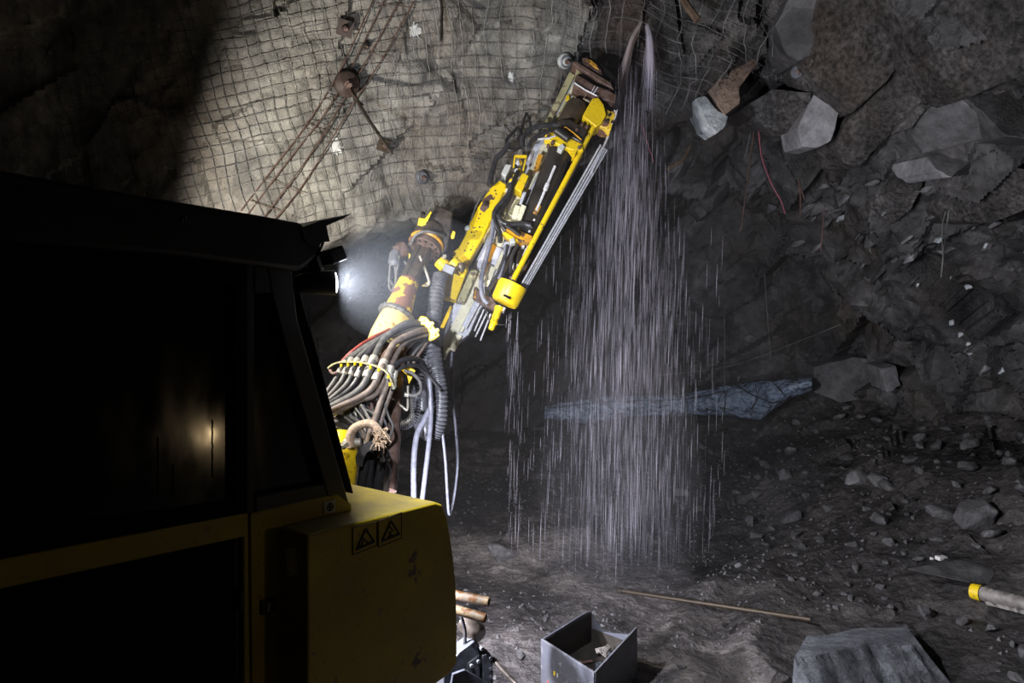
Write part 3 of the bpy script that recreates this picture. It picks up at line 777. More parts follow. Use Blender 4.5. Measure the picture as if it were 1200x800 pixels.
bolt(491, 206, 8, 'grey ring-collared rock bolt above the boom head', ring=True, pm='steel_grey')
bolt(660, 71, 9, 'pale ring-collared rock bolt just left of the top of the drill feed', ring=True, pm='pale_box')
bolt(935, 84, 8, 'rock bolt with a round collar in the dark rock right of the water', ring=True, pm='steel_grey', at=P(935, 84, min(wd(935, 84), 7.9) - 0.05))
# bar hanging from the roof near the top edge
q = roof_at(518, -12, 0.0)
tag(MB().tube([q, P(518, 10, q.y - 0.05), P(517, 48, q.y - 0.12)], 0.014, 8).build('hanging_rod', 'steel_dark', None), 'black bar hanging straight down from the roof at the top edge', 'rod')
# white spray marks on the rock
for (px, py, s, lab) in [(394, 172, 10, 'white paint blotch on the rock below the round bolt plate'), (487, 36, 9, 'white paint splash with drips on the rock right of the rusty strap'), (601, 90, 6, 'small white lump in the mesh left of the feed head')]:
    r = random.Random(int(px)); mb = MB()
    ring = []
    for k in range(26):
        a = 2 * PI * k / 26; rr = s * (0.55 + 0.6 * r.random())
        ring.append((px + math.cos(a) * rr * 0.8, py + math.sin(a) * rr * 1.1))
    c0 = roof_at(px, py, 0.03)
    mb.add([c0] + [roof_at(x, y, 0.012) for x, y in ring] + [roof_at(x, y, -0.03) for x, y in ring], [(0, 1 + k, 1 + (k + 1) % 26) for k in range(26)] + [(1 + k, 27 + k, 27 + (k + 1) % 26, 1 + (k + 1) % 26) for k in range(26)])
    tag(mb.build('paint_mark', 'paint_splash', None), lab, 'paint mark')

# --- wires, sticks and cords hanging on the right
def strand(name, pts, r, mat, label, cat):
    o = MB().tube(curve([P(*p) for p in pts], 8), r, 6).build(name, mat, None)
    return tag(o, label, cat)
strand('hanging_wire', [(884, 150, 9.0), (877, 205, 8.95), (868, 272, 8.9)], 0.012, 'rust_rod', 'long thin rusty rod hanging in the hollow right of the water', 'rod')
strand('hanging_wire', [(881, 150, 9.1), (876, 172, 9.1), (873, 184, 9.1)], 0.008, 'wire', 'short grey rod beside the top of the long rusty rod', 'rod')
strand('pink_cord', [(889, 154, 8.6), (893, 185, 8.6), (904, 215, 8.5), (915, 235, 8.5), (920, 250, 8.45)], 0.009, 'pink', 'pink cord hanging on the dark rock right of the rusty rod', 'cord')
strand('pink_cord', [(752, 145, 7.9), (758, 165, 7.9), (766, 190, 7.9)], 0.006, 'pink', 'short pink cord seen through the falling water', 'cord')
strand('hanging_wire', [(936, 209, 8.5), (938, 230, 8.45), (938, 251, 8.4)], 0.011, 'rust_rod', 'short rusty stub rod pointing down below the pale slab', 'rod')
strand('hanging_wire', [(936, 209, 8.5), (939, 222, 8.4), (943, 234, 8.4)], 0.007, 'rust_rod', 'thin bent wire branching off the short rusty stub rod', 'rod')
strand('hanging_wire', [(966, 246, 8.4), (964, 270, 8.4), (962, 294, 8.4)], 0.008, 'rust_rod', 'thin dark red wire hanging beside the white quartz streak', 'rod')
strand('hanging_wire', [(1112, 247, 7.4), (1107, 285, 7.35), (1103, 325, 7.3)], 0.008, 'wire', 'grey wire hanging against the right wall', 'wire')
strand('hanging_wire', [(1108, 248, 7.4), (1104, 268, 7.35), (1105, 300, 7.3)], 0.006, 'wire', 'thinner grey wire crossing the hanging one on the right wall', 'wire')
strand('prop_stick', [(809, 172, 7.9), (800, 187, 7.8), (783, 198, 7.75)], 0.022, 'wood', 'short brown stick below the broken rock right of the water', 'stick')
strand('pipe_stub', [(796, -8, 7.2), (806, 8, 7.15), (818, 24, 7.1)], 0.038, 'wood', 'brown pipe stub sticking out of the roof at the top edge', 'pipe')
strand('hanging_wire', [(848, 300, 12.5), (849, 380, 12.4), (849, 470, 12.2)], 0.007, 'wire', 'fine vertical wire hanging in front of the blue sheet', 'wire')
strand('hanging_wire', [(770, 440, 12.6), (850, 430, 12.3), (925, 404, 11.3), (985, 380, 10.2)], 0.007, 'wire', 'fine wire strung along the dark face above the blue sheet', 'wire')
strand('hanging_wire', [(896, 320, 11.2), (899, 365, 11.1), (903, 420, 11.0)], 0.007, 'wire', 'fine wire hanging at the corner left of the pale wall block', 'wire')

# --- ventilation sheet along the toe of the face
TOP = [(636, 476), (680, 468), (720, 465), (765, 463), (800, 462), (850, 452), (890, 446), (952, 443)]
BOT = [(636, 490), (685, 497), (720, 489), (760, 486), (800, 486), (850, 487), (890, 492), (925, 466), (954, 457)]
nx, ny = 90, 14
pts = np.zeros((ny, nx, 3))
for j in range(nx):
    px = 638 + (952 - 638) * j / (nx - 1)
    t = np.interp(px, *zip(*TOP)) + 1.5 * mnoise.noise(Vector((px * .08, 1, 0))); b = np.interp(px, *zip(*BOT)) + 2.0 * mnoise.noise(Vector((px * .07, 9, 0)))
    Yb = np.interp(px, [640, 800, 860, 952], [12.7, 12.5, 12.0, 11.0])
    for i in range(ny):
        v = i / (ny - 1)
        fold = 0.10 * mnoise.noise(Vector((px * 0.035 + v * 1.3, v * 2.2, 4))) + 0.09 * mnoise.noise(Vector((px * 0.10 - v * 3, v * 4, 7))) + 0.07 * mnoise.noise(Vector((px * 0.22 + v * 5, v * 7 - px * .05, 2)))
        pts[i, j] = P(px, t + (b - t) * v, Yb - 0.28 * math.sin(PI * v) ** 0.7 + fold)
tarp = thing('vent_sheet', P(800, 480, 12.4), 'crumpled blue-grey plastic ventilation sheet lying along the foot of the face', 'plastic sheet')
o = grid_mesh('sheet', pts - np.array(tarp.location), 'tarp', None, angle=60); o.parent = tarp
sm = o.modifiers.new('thickness', 'SOLIDIFY'); sm.thickness = 0.02
for pl in ([(700, 470), (716, 478), (728, 486)], [(800, 463), (805, 475), (802, 485)], [(848, 453), (850, 470), (846, 486)], [(862, 450), (880, 462), (905, 472)], [(885, 449), (887, 465), (880, 480)], [(905, 447), (915, 458), (918, 462)], [(640, 478), (720, 470), (800, 468), (850, 458)]):
    mb = MB(); mb.tube(curve([P(x, y, float(np.interp(x, [640, 800, 860, 952], [12.7, 12.5, 12.0, 11.0])) - 0.36) for x, y in pl], 5), 0.008, 5)
    mb.build('tie_wire', 'rubber', tarp)

# ================================================================== THE DRILL RIG
rig = thing('rock_bolting_rig', V(0, 0, -0.9), 'muddy yellow rock bolting rig with black cab, hose-laden boom and raised drill feed', 'drill rig')
def part(mb, name, mats, parent=None, **kw):
    return mb.build(name, mats, parent or rig, **kw)

# --- cab
roof_mb = MB().plate(SIDE, [(-260, 157), (200, 237), (300, 253.5), (346, 262), (372, 284), (366, 300), (346, 318), (300, 312), (200, 300), (-260, 262)], -1.75, 0.05)
cab_roof = part(roof_mb, 'cab_roof', 'cab_black', bevel=0.02)
part(MB().prism([SIDE(x, y, 0.06) for x, y in [(345, 268), (367, 260), (387, 256.5), (403, 252), (395, 257), (374, 266), (378, 284), (372, 281), (364, 292), (350, 285)]],
                [SIDE(x, y, 0.06) + VN * -0.5 for x, y in [(345, 268), (367, 260), (387, 256.5), (403, 252), (395, 257), (374, 266), (378, 284), (372, 281), (364, 292), (350, 285)]]), 'visor_flap', 'cab_black', cab_roof)
part(MB().plate(SIDE, [(206, 257), (208, 257), (208, 263), (206, 263)], 0.0, 0.056).plate(SIDE, [(210, 255), (212, 255), (212, 263), (210, 263)], 0.0, 0.056).plate(SIDE, [(214, 259), (216, 259), (216, 264), (214, 264)], 0.0, 0.056), 'roof_badge', 'steel_grey', cab_roof)
# pillars and shell
part(MB().plate(SIDE, [(274, 300), (299, 304), (301, 800), (276, 800)], -0.12, -0.01), 'door_pillar', 'cab_trim', bevel=0.008)
part(MB().plate(SIDE, [(313, 310), (342, 316), (349, 374), (410, 592), (388, 596), (345, 445), (319, 346)], -0.10, 0.0), 'windscreen_pillar', 'cab_black', bevel=0.008)
part(MB().plate(SIDE, [(299, 304), (342, 316), (345, 346), (299, 342)], -0.10, -0.005), 'window_header', 'cab_black', bevel=0.006)
part(MB().plate(SIDE, [(300, 582), (384, 566), (400, 596), (300, 604)], -0.10, -0.004), 'window_ledge', 'cab_black', bevel=0.006)
part(MB().plate(SIDE, [(298, 336), (322, 340), (392, 578), (298, 592)], -0.075, -0.06), 'quarter_window', 'glass')
# far wall, rear and seat inside the cab
inn = MB()
inn.box(V(-0.9, 2.4, -1.7), VD * 1.4, Vector((0, 0, 0.75)), VN * 0.03)
inn.box(V(-2.3, 2.4, -0.9), VN * 0.85, Vector((0, 0, 0.75)), VD * 0.03)
inn.box(V(-0.9, 1.6, -0.9), VD * 1.4, VN * 0.85, Vector((0, 0, 0.03)))
part(inn, 'cab_interior', 'interior')
seat = MB(); seat.box(V(-0.35, 2.25, -0.65), VD * 0.07, VN * 0.24, Vector((0, 0, 0.36)), 0).box(V(-0.1, 1.92, -0.65), VD * 0.27, VN * 0.24, Vector((0, 0, 0.07)), 0).box(V(-0.37, 2.73, -0.65), VD * 0.05, VN * 0.13, Vector((0, 0, 0.1)), 0)
part(seat, 'operator_seat', 'interior', bevel=0.04)
con = MB(); con.box(V(0.28, 1.95, -0.55), VD * 0.1, VN * 0.22, Vector((0, 0, 0.2))).tube(curve([V(0.2, 2.1, -0.42), V(0.16, 2.25, -0.42), V(0.18, 2.38, -0.43)], 4), 0.018, 8)
part(con, 'control_console', 'interior', bevel=0.02)
# windscreen
part(MB().prism([V(0.30, 2.86, -0.04), V(0.62, 1.80, -0.04), V(0.62, 1.80, -1.65), V(0.30, 2.86, -1.65)], [V(0.29, 2.86, -0.04), V(0.61, 1.80, -0.04), V(0.61, 1.80, -1.65), V(0.29, 2.86, -1.65)]), 'windscreen', 'glass')
part(MB().box(V(0.24, 2.98, -0.88), VD * 0.03, VN * 0.80, Vector((0, 0, 0.16))), 'front_header', 'cab_black', cab_roof)
# door: yellow frame round a black lower panel, window above
door = MB()
door.plate(SIDE, [(-200, 690.5), (288, 600), (291, 812), (283, 812), (283, 628), (-200, 731)], -0.05, 0.02)
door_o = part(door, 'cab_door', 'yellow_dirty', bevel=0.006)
part(MB().plate(SIDE, [(-200, 731), (283, 628), (283, 830), (-200, 1000)], -0.06, -0.02), 'lower_panel', 'seal', door_o)
fr = MB()
fr.plate(SIDE, [(-200, 245), (288, 306), (288, 335), (270, 335), (-200, 290)], -0.05, 0.02)
fr.plate(SIDE, [(270, 335), (288, 335), (288, 600), (270, 592)], -0.05, 0.02)
fr.plate(SIDE, [(-200, 655), (270, 587), (288, 588), (288, 600), (-200, 690.5)], -0.05, 0.015)
part(fr, 'window_frame', 'seal', door_o, bevel=0.006)
part(MB().plate(SIDE, [(-200, 285), (276, 330), (276, 594), (-200, 665)], -0.03, -0.018), 'door_window', 'glass', door_o)
# drips of dirty water on the door window
dr = MB()
for x, ya, yb in ((251, 492, 560), (187, 512, 580), (205, 545, 578)):
    pts = [SIDE(x + 0.8 * mnoise.noise(Vector((x, y * .2, 0))), y, -0.014) for y in np.linspace(ya, yb, 14)]
    dr.tube(pts, 0.0022, 5)
part(dr, 'water_drips', 'seal', door_o)
part(MB().plate(SIDE, [(275, 690), (279, 689), (279, 712), (275, 713)], 0.0, 0.05), 'door_handle', 'cab_black', door_o, bevel=0.004)

# --- yellow body behind the box, with latch and badge
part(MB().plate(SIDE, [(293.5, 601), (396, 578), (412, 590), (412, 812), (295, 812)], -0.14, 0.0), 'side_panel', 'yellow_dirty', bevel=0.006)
part(MB().plate(SIDE, [(305, 703), (321, 700), (321, 716), (305, 720)], -0.01, 0.012).plate(SIDE, [(311, 705), (315, 704), (315, 715), (311, 716)], 0.0, 0.02, 1), 'panel_latch', ['cab_black', 'label_white'])
bd = MB().plate(SIDE, [(379, 588), (393, 585), (393, 599), (379, 602)], -0.01, 0.006)
cb = SIDE(386, 593.5, 0.008)
bd.tube([cb + (VD * math.cos(a) + Vector((0, 0, math.sin(a)))) * 0.017 for a in np.linspace(0, 2 * PI, 17)], 0.003, 5, 1)
bd.tube([cb + VD * -0.012, cb + VD * 0.012], 0.003, 5, 1).tube([cb + Vector((0, 0, -0.022)), cb + Vector((0, 0, 0.022))], 0.003, 5, 1)
part(bd, 'round_symbol_label', ['label_white', 'mark'])

# --- front box (fender) in front of the cab
prof = [(0.172, 0.70), (0.172, 1.722), (0.985, 1.722), (1.035, 1.70), (1.075, 1.62), (1.115, 1.44), (1.145, 1.25), (1.155, 1.0), (1.155, 0.78), (1.09, 0.74), (0.75, 0.70), (0.52, 0.55), (0.35, 0.44), (0.172, 0.44)][1:]
bx = MB().prism([V(t, z, 0.207) for t, z in prof], [V(t, z, -0.66) for t, z in prof])
M['yellow_box'] = dusty_shaded_box()
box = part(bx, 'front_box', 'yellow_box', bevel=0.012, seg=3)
part(MB().plate(Plane(V(0.172, 0, 0), -VD), [(341, 642), (347, 640), (349, 672), (343, 674)], -0.01, 0.03), 'hinge', 'yellow_pale', box, bevel=0.004)
def tri_edge(mb, a, b, w, mi):
    mb.plate(BOX, [(a[0] - w, a[1] - w * .3), (b[0] - w * .2, b[1] - w), (b[0] + w, b[1] + w * .3), (a[0] + w * .2, a[1] + w)], 0.003, 0.006, mi)
def sticker(quad, tri, glyph):
    mb = MB().plate(BOX, quad, -0.003, 0.003, 0)
    for a, b in zip(quad, quad[1:] + quad[:1]):
        mb.tube([BOX(a[0], a[1], 0.004), BOX(b[0], b[1], 0.004)], 0.0022, 4, 1)
    for a, b in zip(tri, tri[1:] + tri[:1]):
        mb.tube([BOX(a[0], a[1], 0.004), BOX(b[0], b[1], 0.004)], 0.0058, 5, 1)
    for g in glyph:
        mb.tube([BOX(x, y, 0.004) for x, y in g], 0.0048, 5, 1)
    part(mb, 'warning_sticker', ['yellow_dirty', 'mark'], box)
sticker([(413, 618), (441, 611), (441, 639), (413, 650)], [(428, 619.5), (417, 643.5), (438, 634.5)], [[(425.5, 630), (424, 638)], [(424, 638), (421, 640)], [(427, 632), (431, 636), (435, 634)], [(428, 638), (432, 637)]])
sticker([(443, 610), (470, 600), (470, 630), (443, 641)], [(457.6, 610), (447, 634), (467.5, 625.5)], [[(456, 617), (460, 621), (455, 624), (460, 627)], [(454, 629), (461, 627)], [(457, 625), (457, 629)]])
# front wheel under the box
wc0, wc1 = V(0.75, 0.30, -0.32), V(0.75, 0.30, 0.02)
wheel = part(MB().lathe(wc0, wc1, [(0, 0.26), (0.02, 0.43), (0.12, 0.475), (0.5, 0.49), (0.88, 0.475), (0.98, 0.43), (1, 0.26)], 48), 'front_wheel', 'tyre')
part(MB().lathe(V(0.75, 0.30, -0.1), V(0.75, 0.30, 0.03), [(0, .25), (.8, .24), (.85, .2), (1, .08)], 24), 'wheel_hub', 'yellow_dirty', wheel)
part(MB().box(V(-0.9, 0.62, -0.9), VD * 1.9, VN * 0.72, Vector((0, 0, 0.2))), 'chassis', 'cab_black', bevel=0.02)
rw = part(MB().lathe(V(-2.5, 0.48, -0.45), V(-2.5, 0.48, -0.05), [(0, 0.26), (0.02, 0.43), (0.12, 0.475), (0.5, 0.49), (0.88, 0.475), (0.98, 0.43), (1, 0.26)], 32), 'rear_wheel', 'tyre')
part(MB().plate(SIDE, [(-260, 690), (-200, 690), (-200, 1000), (-260, 1000)], -1.7, -0.02), 'rear_body', 'yellow_dirty')

# --- things at the nose beyond the box: two stained tubes, bracket, outrigger bits
for a, b, r in (((520, 694, 4.55), (573, 705, 4.45), 0.031), ((520, 710, 4.5), (569, 724.5, 4.4), 0.031)):
    A, B = P(*a), P(*b)
    m = MB().lathe(A, B, [(0, r), (0.97, r), (1, r * 0.94), (1.0, r * 0.7), (0.9, r * 0.68), (0.6, r * .66)], 20)
    part(m, 'stained_tube', 'white_tube')
NB = Plane(P(556, 775, 4.55), Vector((0.35, -0.93, 0.1)))
bk = MB().plate(NB, [(520, 790), (538, 764), (556, 751), (562, 755), (564, 800), (560, 830), (520, 830)], -0.16, 0.0)
br = part(bk, 'nose_bracket', 'bracket', bevel=0.006)
part(MB().plate(NB, [(547, 776), (561, 766), (562, 830), (547, 830)], 0.0, 0.02), 'bracket_plate', 'bracket', br, bevel=0.004)
pp = MB().plate(NB, [(564, 766), (572, 763), (576, 770), (577, 830), (565, 830)], -0.1, 0.03)
part(pp, 'bolt_plate', 'bracket', br, bevel=0.004)
bb = MB()
for x, y in ((573, 769), (573, 781), (573, 791), (551, 778), (559, 773), (563, 758)):
    c = NB(x, y, 0.03); bb.lathe(c - NB.n * 0.02, c + NB.n * 0.014, [(0, 0.013), (1, 0.012)], 6)
part(bb, 'bracket_bolts', 'steel_grey', br)
part(MB().plate(NB, [(528, 786), (542, 781), (575, 800), (590, 830), (520, 830)], 0.03, 0.06), 'fender_lip', 'bracket', bevel=0.004)
part(MB().tube(curve([P(578, 772, 4.6), P(590, 786, 4.45), P(608, 804, 4.25), P(625, 818, 4.1)], 6), 0.016, 10), 'nose_bar', 'steel_dark')
part(MB().tube(curve([P(540, 720, 4.6), P(545, 740, 4.6), P(544, 765, 4.6)], 6), 0.012, 8), 'nose_hose', 'hose_dark')
part(MB().lathe(P(545, 728, 4.75), P(563, 745, 4.65), [(0, .07), (.8, .07), (1, .05)], 16), 'nose_joint', 'steel_dark')

# --- work lamps on the cab's front corner
def lamp(c, d, r, L, lens_r, name='work_lamp'):
    d = Vector(d).normalized(); c = Vector(c)
    m = MB().lathe(c - d * L, c, [(0, r * .35), (.06, r * .62), (.3, r * .86), (.7, r * .95), (.86, r), (1, r * 1.02), (1, r * .9), (.95, r * .86)], 28)
    o = part(m, name, 'cab_black')
    ln = MB().lathe(c - d * 0.012, c + d * 0.012, [(0, lens_r), (.5, lens_r), (.75, lens_r * .8), (.92, lens_r * 0.5), (1, lens_r * .1)], 28)
    part(ln, 'lamp_lens', 'lens', o)
    return o
LAMP1, D1 = P(393, 331, 3.42), Vector((0.93, 0.30, 0.05)).normalized()
LAMP2, D2 = P(399, 296, 3.40), Vector((0.72, 0.62, 0.42)).normalized()
l1 = lamp(LAMP1, D1, 0.062, 0.20, 0.056)
part(MB().bar(P(352, 318, 3.44), P(378, 316, 3.42), 0.02, 0.012).bar(P(362, 285, 3.44), P(372, 322, 3.42), 0.012, 0.03), 'lamp_bracket', 'cab_black', l1)
lb = MB(); c = LAMP2 - D2 * 0.045
sx = D2.cross(Vector((0, 0, 1))).normalized(); sz = sx.cross(D2).normalized()
lb.box(c, D2 * 0.042, sx * 0.06, sz * 0.036)
l2 = part(lb, 'work_lamp', 'cab_black', bevel=0.008)
part(MB().box(LAMP2 - D2 * 0.002, D2 * 0.002, sx * 0.05, sz * 0.027), 'lamp_lens', 'label_white', l2)
part(MB().tube([P(378, 300, 3.42), LAMP2 - D2 * 0.08], 0.012, 8).tube([P(372, 300, 3.42), P(376, 290, 3.42), P(379, 284, 3.43)], 0.007, 6), 'lamp_bracket', 'cab_black', l2)
LAMP3, D3 = V(0.36, 3.30, -1.45), Vector((0.739, 0.675, -0.036)).normalized()
l3 = lamp(LAMP3, D3, 0.07, 0.16, 0.06)
part(MB().bar(V(0.20, 3.08, -1.45), V(0.26, 3.28, -1.45), 0.02, 0.02), 'lamp_bracket', 'cab_black', l3)

LAMP4, D4 = V(1.30, 1.02, -0.72), (VD * .93 + VN * .10 + Vector((0, 0, -.33))).normalized()
l4 = lamp(LAMP4, D4, 0.06, 0.10, 0.052)
part(MB().bar(V(1.0, 1.06, -0.66), LAMP4 - D4 * 0.06, 0.02, 0.02), 'lamp_bracket', 'cab_black', l4)
# --- boom
B0, B1, B2, B3, B4 = P(446, 575, 5.10), P(458, 432, 5.35), P(465, 368, 5.72), P(479, 330, 5.95), P(497, 292, 6.2)
base = part(MB().lathe(P(394, 580, 4.75), P(402, 504, 4.85), [(0, .11), (.2, .125), (.6, .125), (.75, .11), (.9, .085), (1, .05)], 28), 'boom_pivot', 'yellow')
part(MB().lathe(P(384, 521, 4.78), P(423, 518, 4.78), [(0, .03), (.3, .03), (.31, .045), (.6, .045), (.61, .03), (1, .03)], 14), 'pivot_pin', 'fitting', base)
part(MB().lathe(P(405, 520, 4.62), P(400, 524, 4.58), [(0, .028), (.7, .028), (.71, .018), (1, .018)], 6), 'pivot_nut', 'fitting', base)
lower = part(MB().lathe(B0, B2, [(0, .12), (.3, .12), (.32, .105), (.8, .105), (1, .11)], 28), 'boom_inner_tube', 'rust')
outer = part(MB().lathe(B2, B3, [(0, .112), (.05, .118), (.9, .092), (.97, .092), (1, .075)], 32), 'boom_tube', 'yellow_worn')
part(MB().lathe(B2 - (B3 - B2) * 0.9, B2 - (B3 - B2) * 0.02, [(0, .15), (.3, .152), (.8, .135), (1, .118)], 32), 'boom_sleeve', 'yellow_pale')
cl = MB()
ax = (B3 - B2).normalized(); u1 = ax.orthogonal().normalized(); u2 = ax.cross(u1)
ctr = B2 - ax * 0.01
hel = [ctr + ax * (0.03 * math.sin(a * 1.0)) + (u1 * math.cos(a) + u2 * math.sin(a)) * 0.135 for a in np.linspace(0, 2 * PI, 65)]
cl.tube(hel, [0.024 + 0.004 * (i % 4 < 2) for i in range(65)], 8)
part(cl, 'collar_conduit', 'hose', outer)
# extension bar: grooved square section
ib = MB(); d = (B4 - B3).normalized(); x = d.cross(Vector((0, -1, 0))).normalized(); z = x.cross(d)
ib.box((B3 + B4) / 2, (B4 - B3) * 0.56, x * 0.075, z * 0.06)
ib.box((B3 + B4) / 2 + x * 0.05 - z * 0.0, (B4 - B3) * 0.56, x * 0.010, z * 0.074)
ib.box((B3 + B4) / 2 - x * 0.045, (B4 - B3) * 0.56, x * 0.016, z * 0.072)
part(ib, 'extension_bar', 'brown_bar', bevel=0.006)
# rotation unit
rd = (P(511, 258, 6.42) - B4).normalized()
rot = part(MB().lathe(B4 - rd * 0.02, B4 + rd * 0.05, [(0, .11), (.1, .152), (1, .152)], 36), 'rotation_flange', 'rust', bevel=0.004)
fb = MB()
for k in range(14):
    a = 2 * PI * k / 14; uu = rd.orthogonal().normalized(); ww = rd.cross(uu)
    c = B4 + (uu * math.cos(a) + ww * math.sin(a)) * 0.130
    fb.lathe(c - rd * 0.03, c + rd * 0.01, [(0, .011), (1, .011)], 6)
part(fb, 'flange_bolts', 'steel_dark', rot)
part(MB().lathe(B4 + rd * 0.05, B4 + rd * 0.09, [(0, .150), (.3, .164), (.7, .164), (1, .150)], 36), 'yellow_ring', 'orange', rot)
part(MB().lathe(B4 + rd * 0.09, B4 + rd * 0.27, [(0, .145), (.5, .145), (.55, .15), (.75, .15), (.8, .13), (1, .13)], 36), 'rotation_housing', 'brown_bar', rot)
part(MB().tube(curve([P(481, 287, 6.1), P(487, 276, 6.05), P(498, 271, 6.03), P(510, 273, 6.05), P(520, 276, 6.15)], 6), 0.014, 8), 'rotation_hose', 'hose', rot)
hp = [(502, 262), (511, 240), (531, 248), (529, 268), (524, 292), (517, 300), (515, 280)]
hd = MB().prism([P(x, y, 6.25) for x, y in hp], [P(x, y, 6.62) for x, y in hp])
head = part(hd, 'boom_head', 'steel_dark', bevel=0.012)
part(MB().prism([P(x, y, 6.18) for x, y in [(489, 264), (491, 255), (498, 256), (505, 247), (506, 249), (500, 262), (497, 266)]], [P(x, y, 6.26) for x, y in [(489, 264), (491, 255), (498, 256), (505, 247), (506, 249), (500, 262), (497, 266)]]), 'yellow_lug', 'yellow', head, bevel=0.004)
part(MB().prism([P(x, y, 6.2) for x, y in [(528, 275), (531, 270), (534, 272), (532, 280), (529, 280)]], [P(x, y, 6.3) for x, y in [(528, 275), (531, 270), (534, 272), (532, 280), (529, 280)]]), 'yellow_lug', 'yellow', head, bevel=0.004)
part(MB().lathe(P(495, 253, 6.16), P(496, 250, 6.2), [(0, .02), (1, .02)], 12), 'lug_pin', 'steel_dark', head)
# swivel joints between head and cradle
part(MB().lathe(P(514, 305, 6.12), P(522, 313, 6.12), [(0, .05), (.1, .06), (.9, .06), (1, .05)], 20), 'swivel_joint', 'yellow')
part(MB().lathe(P(529, 306, 6.10), P(536, 313, 6.10), [(0, .05), (.1, .062), (.9, .062), (1, .05)], 20), 'swivel_joint', 'yellow')
part(MB().box(P(526.5, 316, 6.02), Vector((0.045, 0, -0.02)), Vector((0.014, 0, 0.034)), Vector((0, 0.05, 0))), 'valve_block', 'steel_grey', bevel=0.006)
part(MB().lathe(P(540, 308, 6.05), P(541, 318, 6.05), [(0, .03), (.3, .036), (.7, .036), (1, .02)], 14), 'joint_pin', 'brown_bar')
part(MB().lathe(P(520, 302, 6.05), P(521, 300, 6.0), [(0, .018), (1, .018)], 10), 'grease_fitting', 'fitting')
part(MB().prism([P(x, y, 6.1) for x, y in [(494, 335), (501, 330), (502, 336)]], [P(x, y, 6.16) for x, y in [(494, 335), (501, 330), (502, 336)]]), 'yellow_gusset', 'yellow')
part(MB().prism([P(x, y, 6.1) for x, y in [(479, 296), (485, 304), (483, 308), (479, 304)]], [P(x, y, 6.18) for x, y in [(479, 296), (485, 304), (483, 308), (479, 304)]]), 'yellow_gusset', 'yellow')
# left motor with its lines
mt = part(MB().lathe(P(475, 289, 6.2), P(462, 300, 6.15), [(0, .06), (.3, .075), (.7, .07), (.71, .05), (1, .045)], 18), 'side_motor', 'rust')
part(MB().lathe(P(464, 293, 6.15), P(461, 312, 6.1), [(0, .03), (.2, .05), (.8, .055), (1, .03)], 16), 'motor_end', 'steel_grey', mt)
for pl in ([(458, 296), (457, 315), (456, 335), (460, 342)], [(468, 300), (465, 320), (463, 335)], [(474, 306), (477, 312), (474, 322), (468, 330)], [(456, 327), (463, 338)], [(466, 293), (463, 310), (464, 332), (459, 341)]):
    part(MB().tube(curve([P(x, y, 6.1) for x, y in pl], 6), 0.011, 7), 'motor_line', 'hose', mt)
part(MB().tube(curve([P(492, 300, 6.05), P(503, 330, 6.0), P(498, 334, 6.0)], 5), 0.012, 8), 'head_line', 'fitting')

# --- spiral conduits hanging from the head
def conduit(pts, r, name='spiral_conduit', mat='conduit', n=26):
    path = curve(pts, n)
    part(MB().tube(path, [r * (1.0 + 0.10 * (1 if (i // 2) % 2 else -0.6)) for i in range(len(path))], 14), name, mat)
conduit([P(516, 322, 6.1), P(513, 335, 6.05), P(509, 365, 5.95), P(507, 395, 5.9), P(511, 430, 5.8), P(516, 460, 5.75), P(515, 492, 5.7), P(507, 512, 5.7)], 0.062)
conduit([P(503, 410, 5.95), P(496, 432, 5.9), P(489, 455, 5.85), P(488, 480, 5.82), P(480, 495, 5.8), P(468, 497, 5.8), P(461, 490, 5.8)], 0.042, mat='conduit')
bag = [P(497, 440, 5.95), P(494, 465, 5.92), P(497, 490, 5.9), P(502, 508, 5.9), P(507, 514, 5.9)]
part(MB().tube(curve(bag, 8), [0.05 + 0.06 * math.sin(PI * min(1, i / 28)) for i in range(33)], 16), 'hose_bag', 'conduit')
# loose hoses dropping from the conduits
part(MB().tube(curve([P(504, 478, 5.6), P(497, 492, 5.6), P(489, 508, 5.6), P(485, 540, 5.6), P(485, 590, 5.6)], 10), 0.024, 12), 'drop_hose', 'hose_pale')
part(MB().tube(curve([P(503, 440, 5.6), P(505, 483, 5.55), P(503, 515, 5.55), P(499, 550, 5.55), P(494, 592, 5.55)], 10), 0.020, 12), 'drop_hose', 'hose_pale')
part(MB().tube(curve([P(517, 470, 5.75), P(518, 500, 5.75), P(522, 540, 5.8), P(524, 575, 5.85), P(526, 601, 5.9), P(529, 596, 5.95), P(533, 575, 6.0), P(536, 545, 6.05), P(535, 510, 6.1), P(531, 470, 6.2), P(529, 425, 6.3), P(530, 412, 6.35)], 10), 0.0125, 10), 'looped_hose', 'hose_pale')

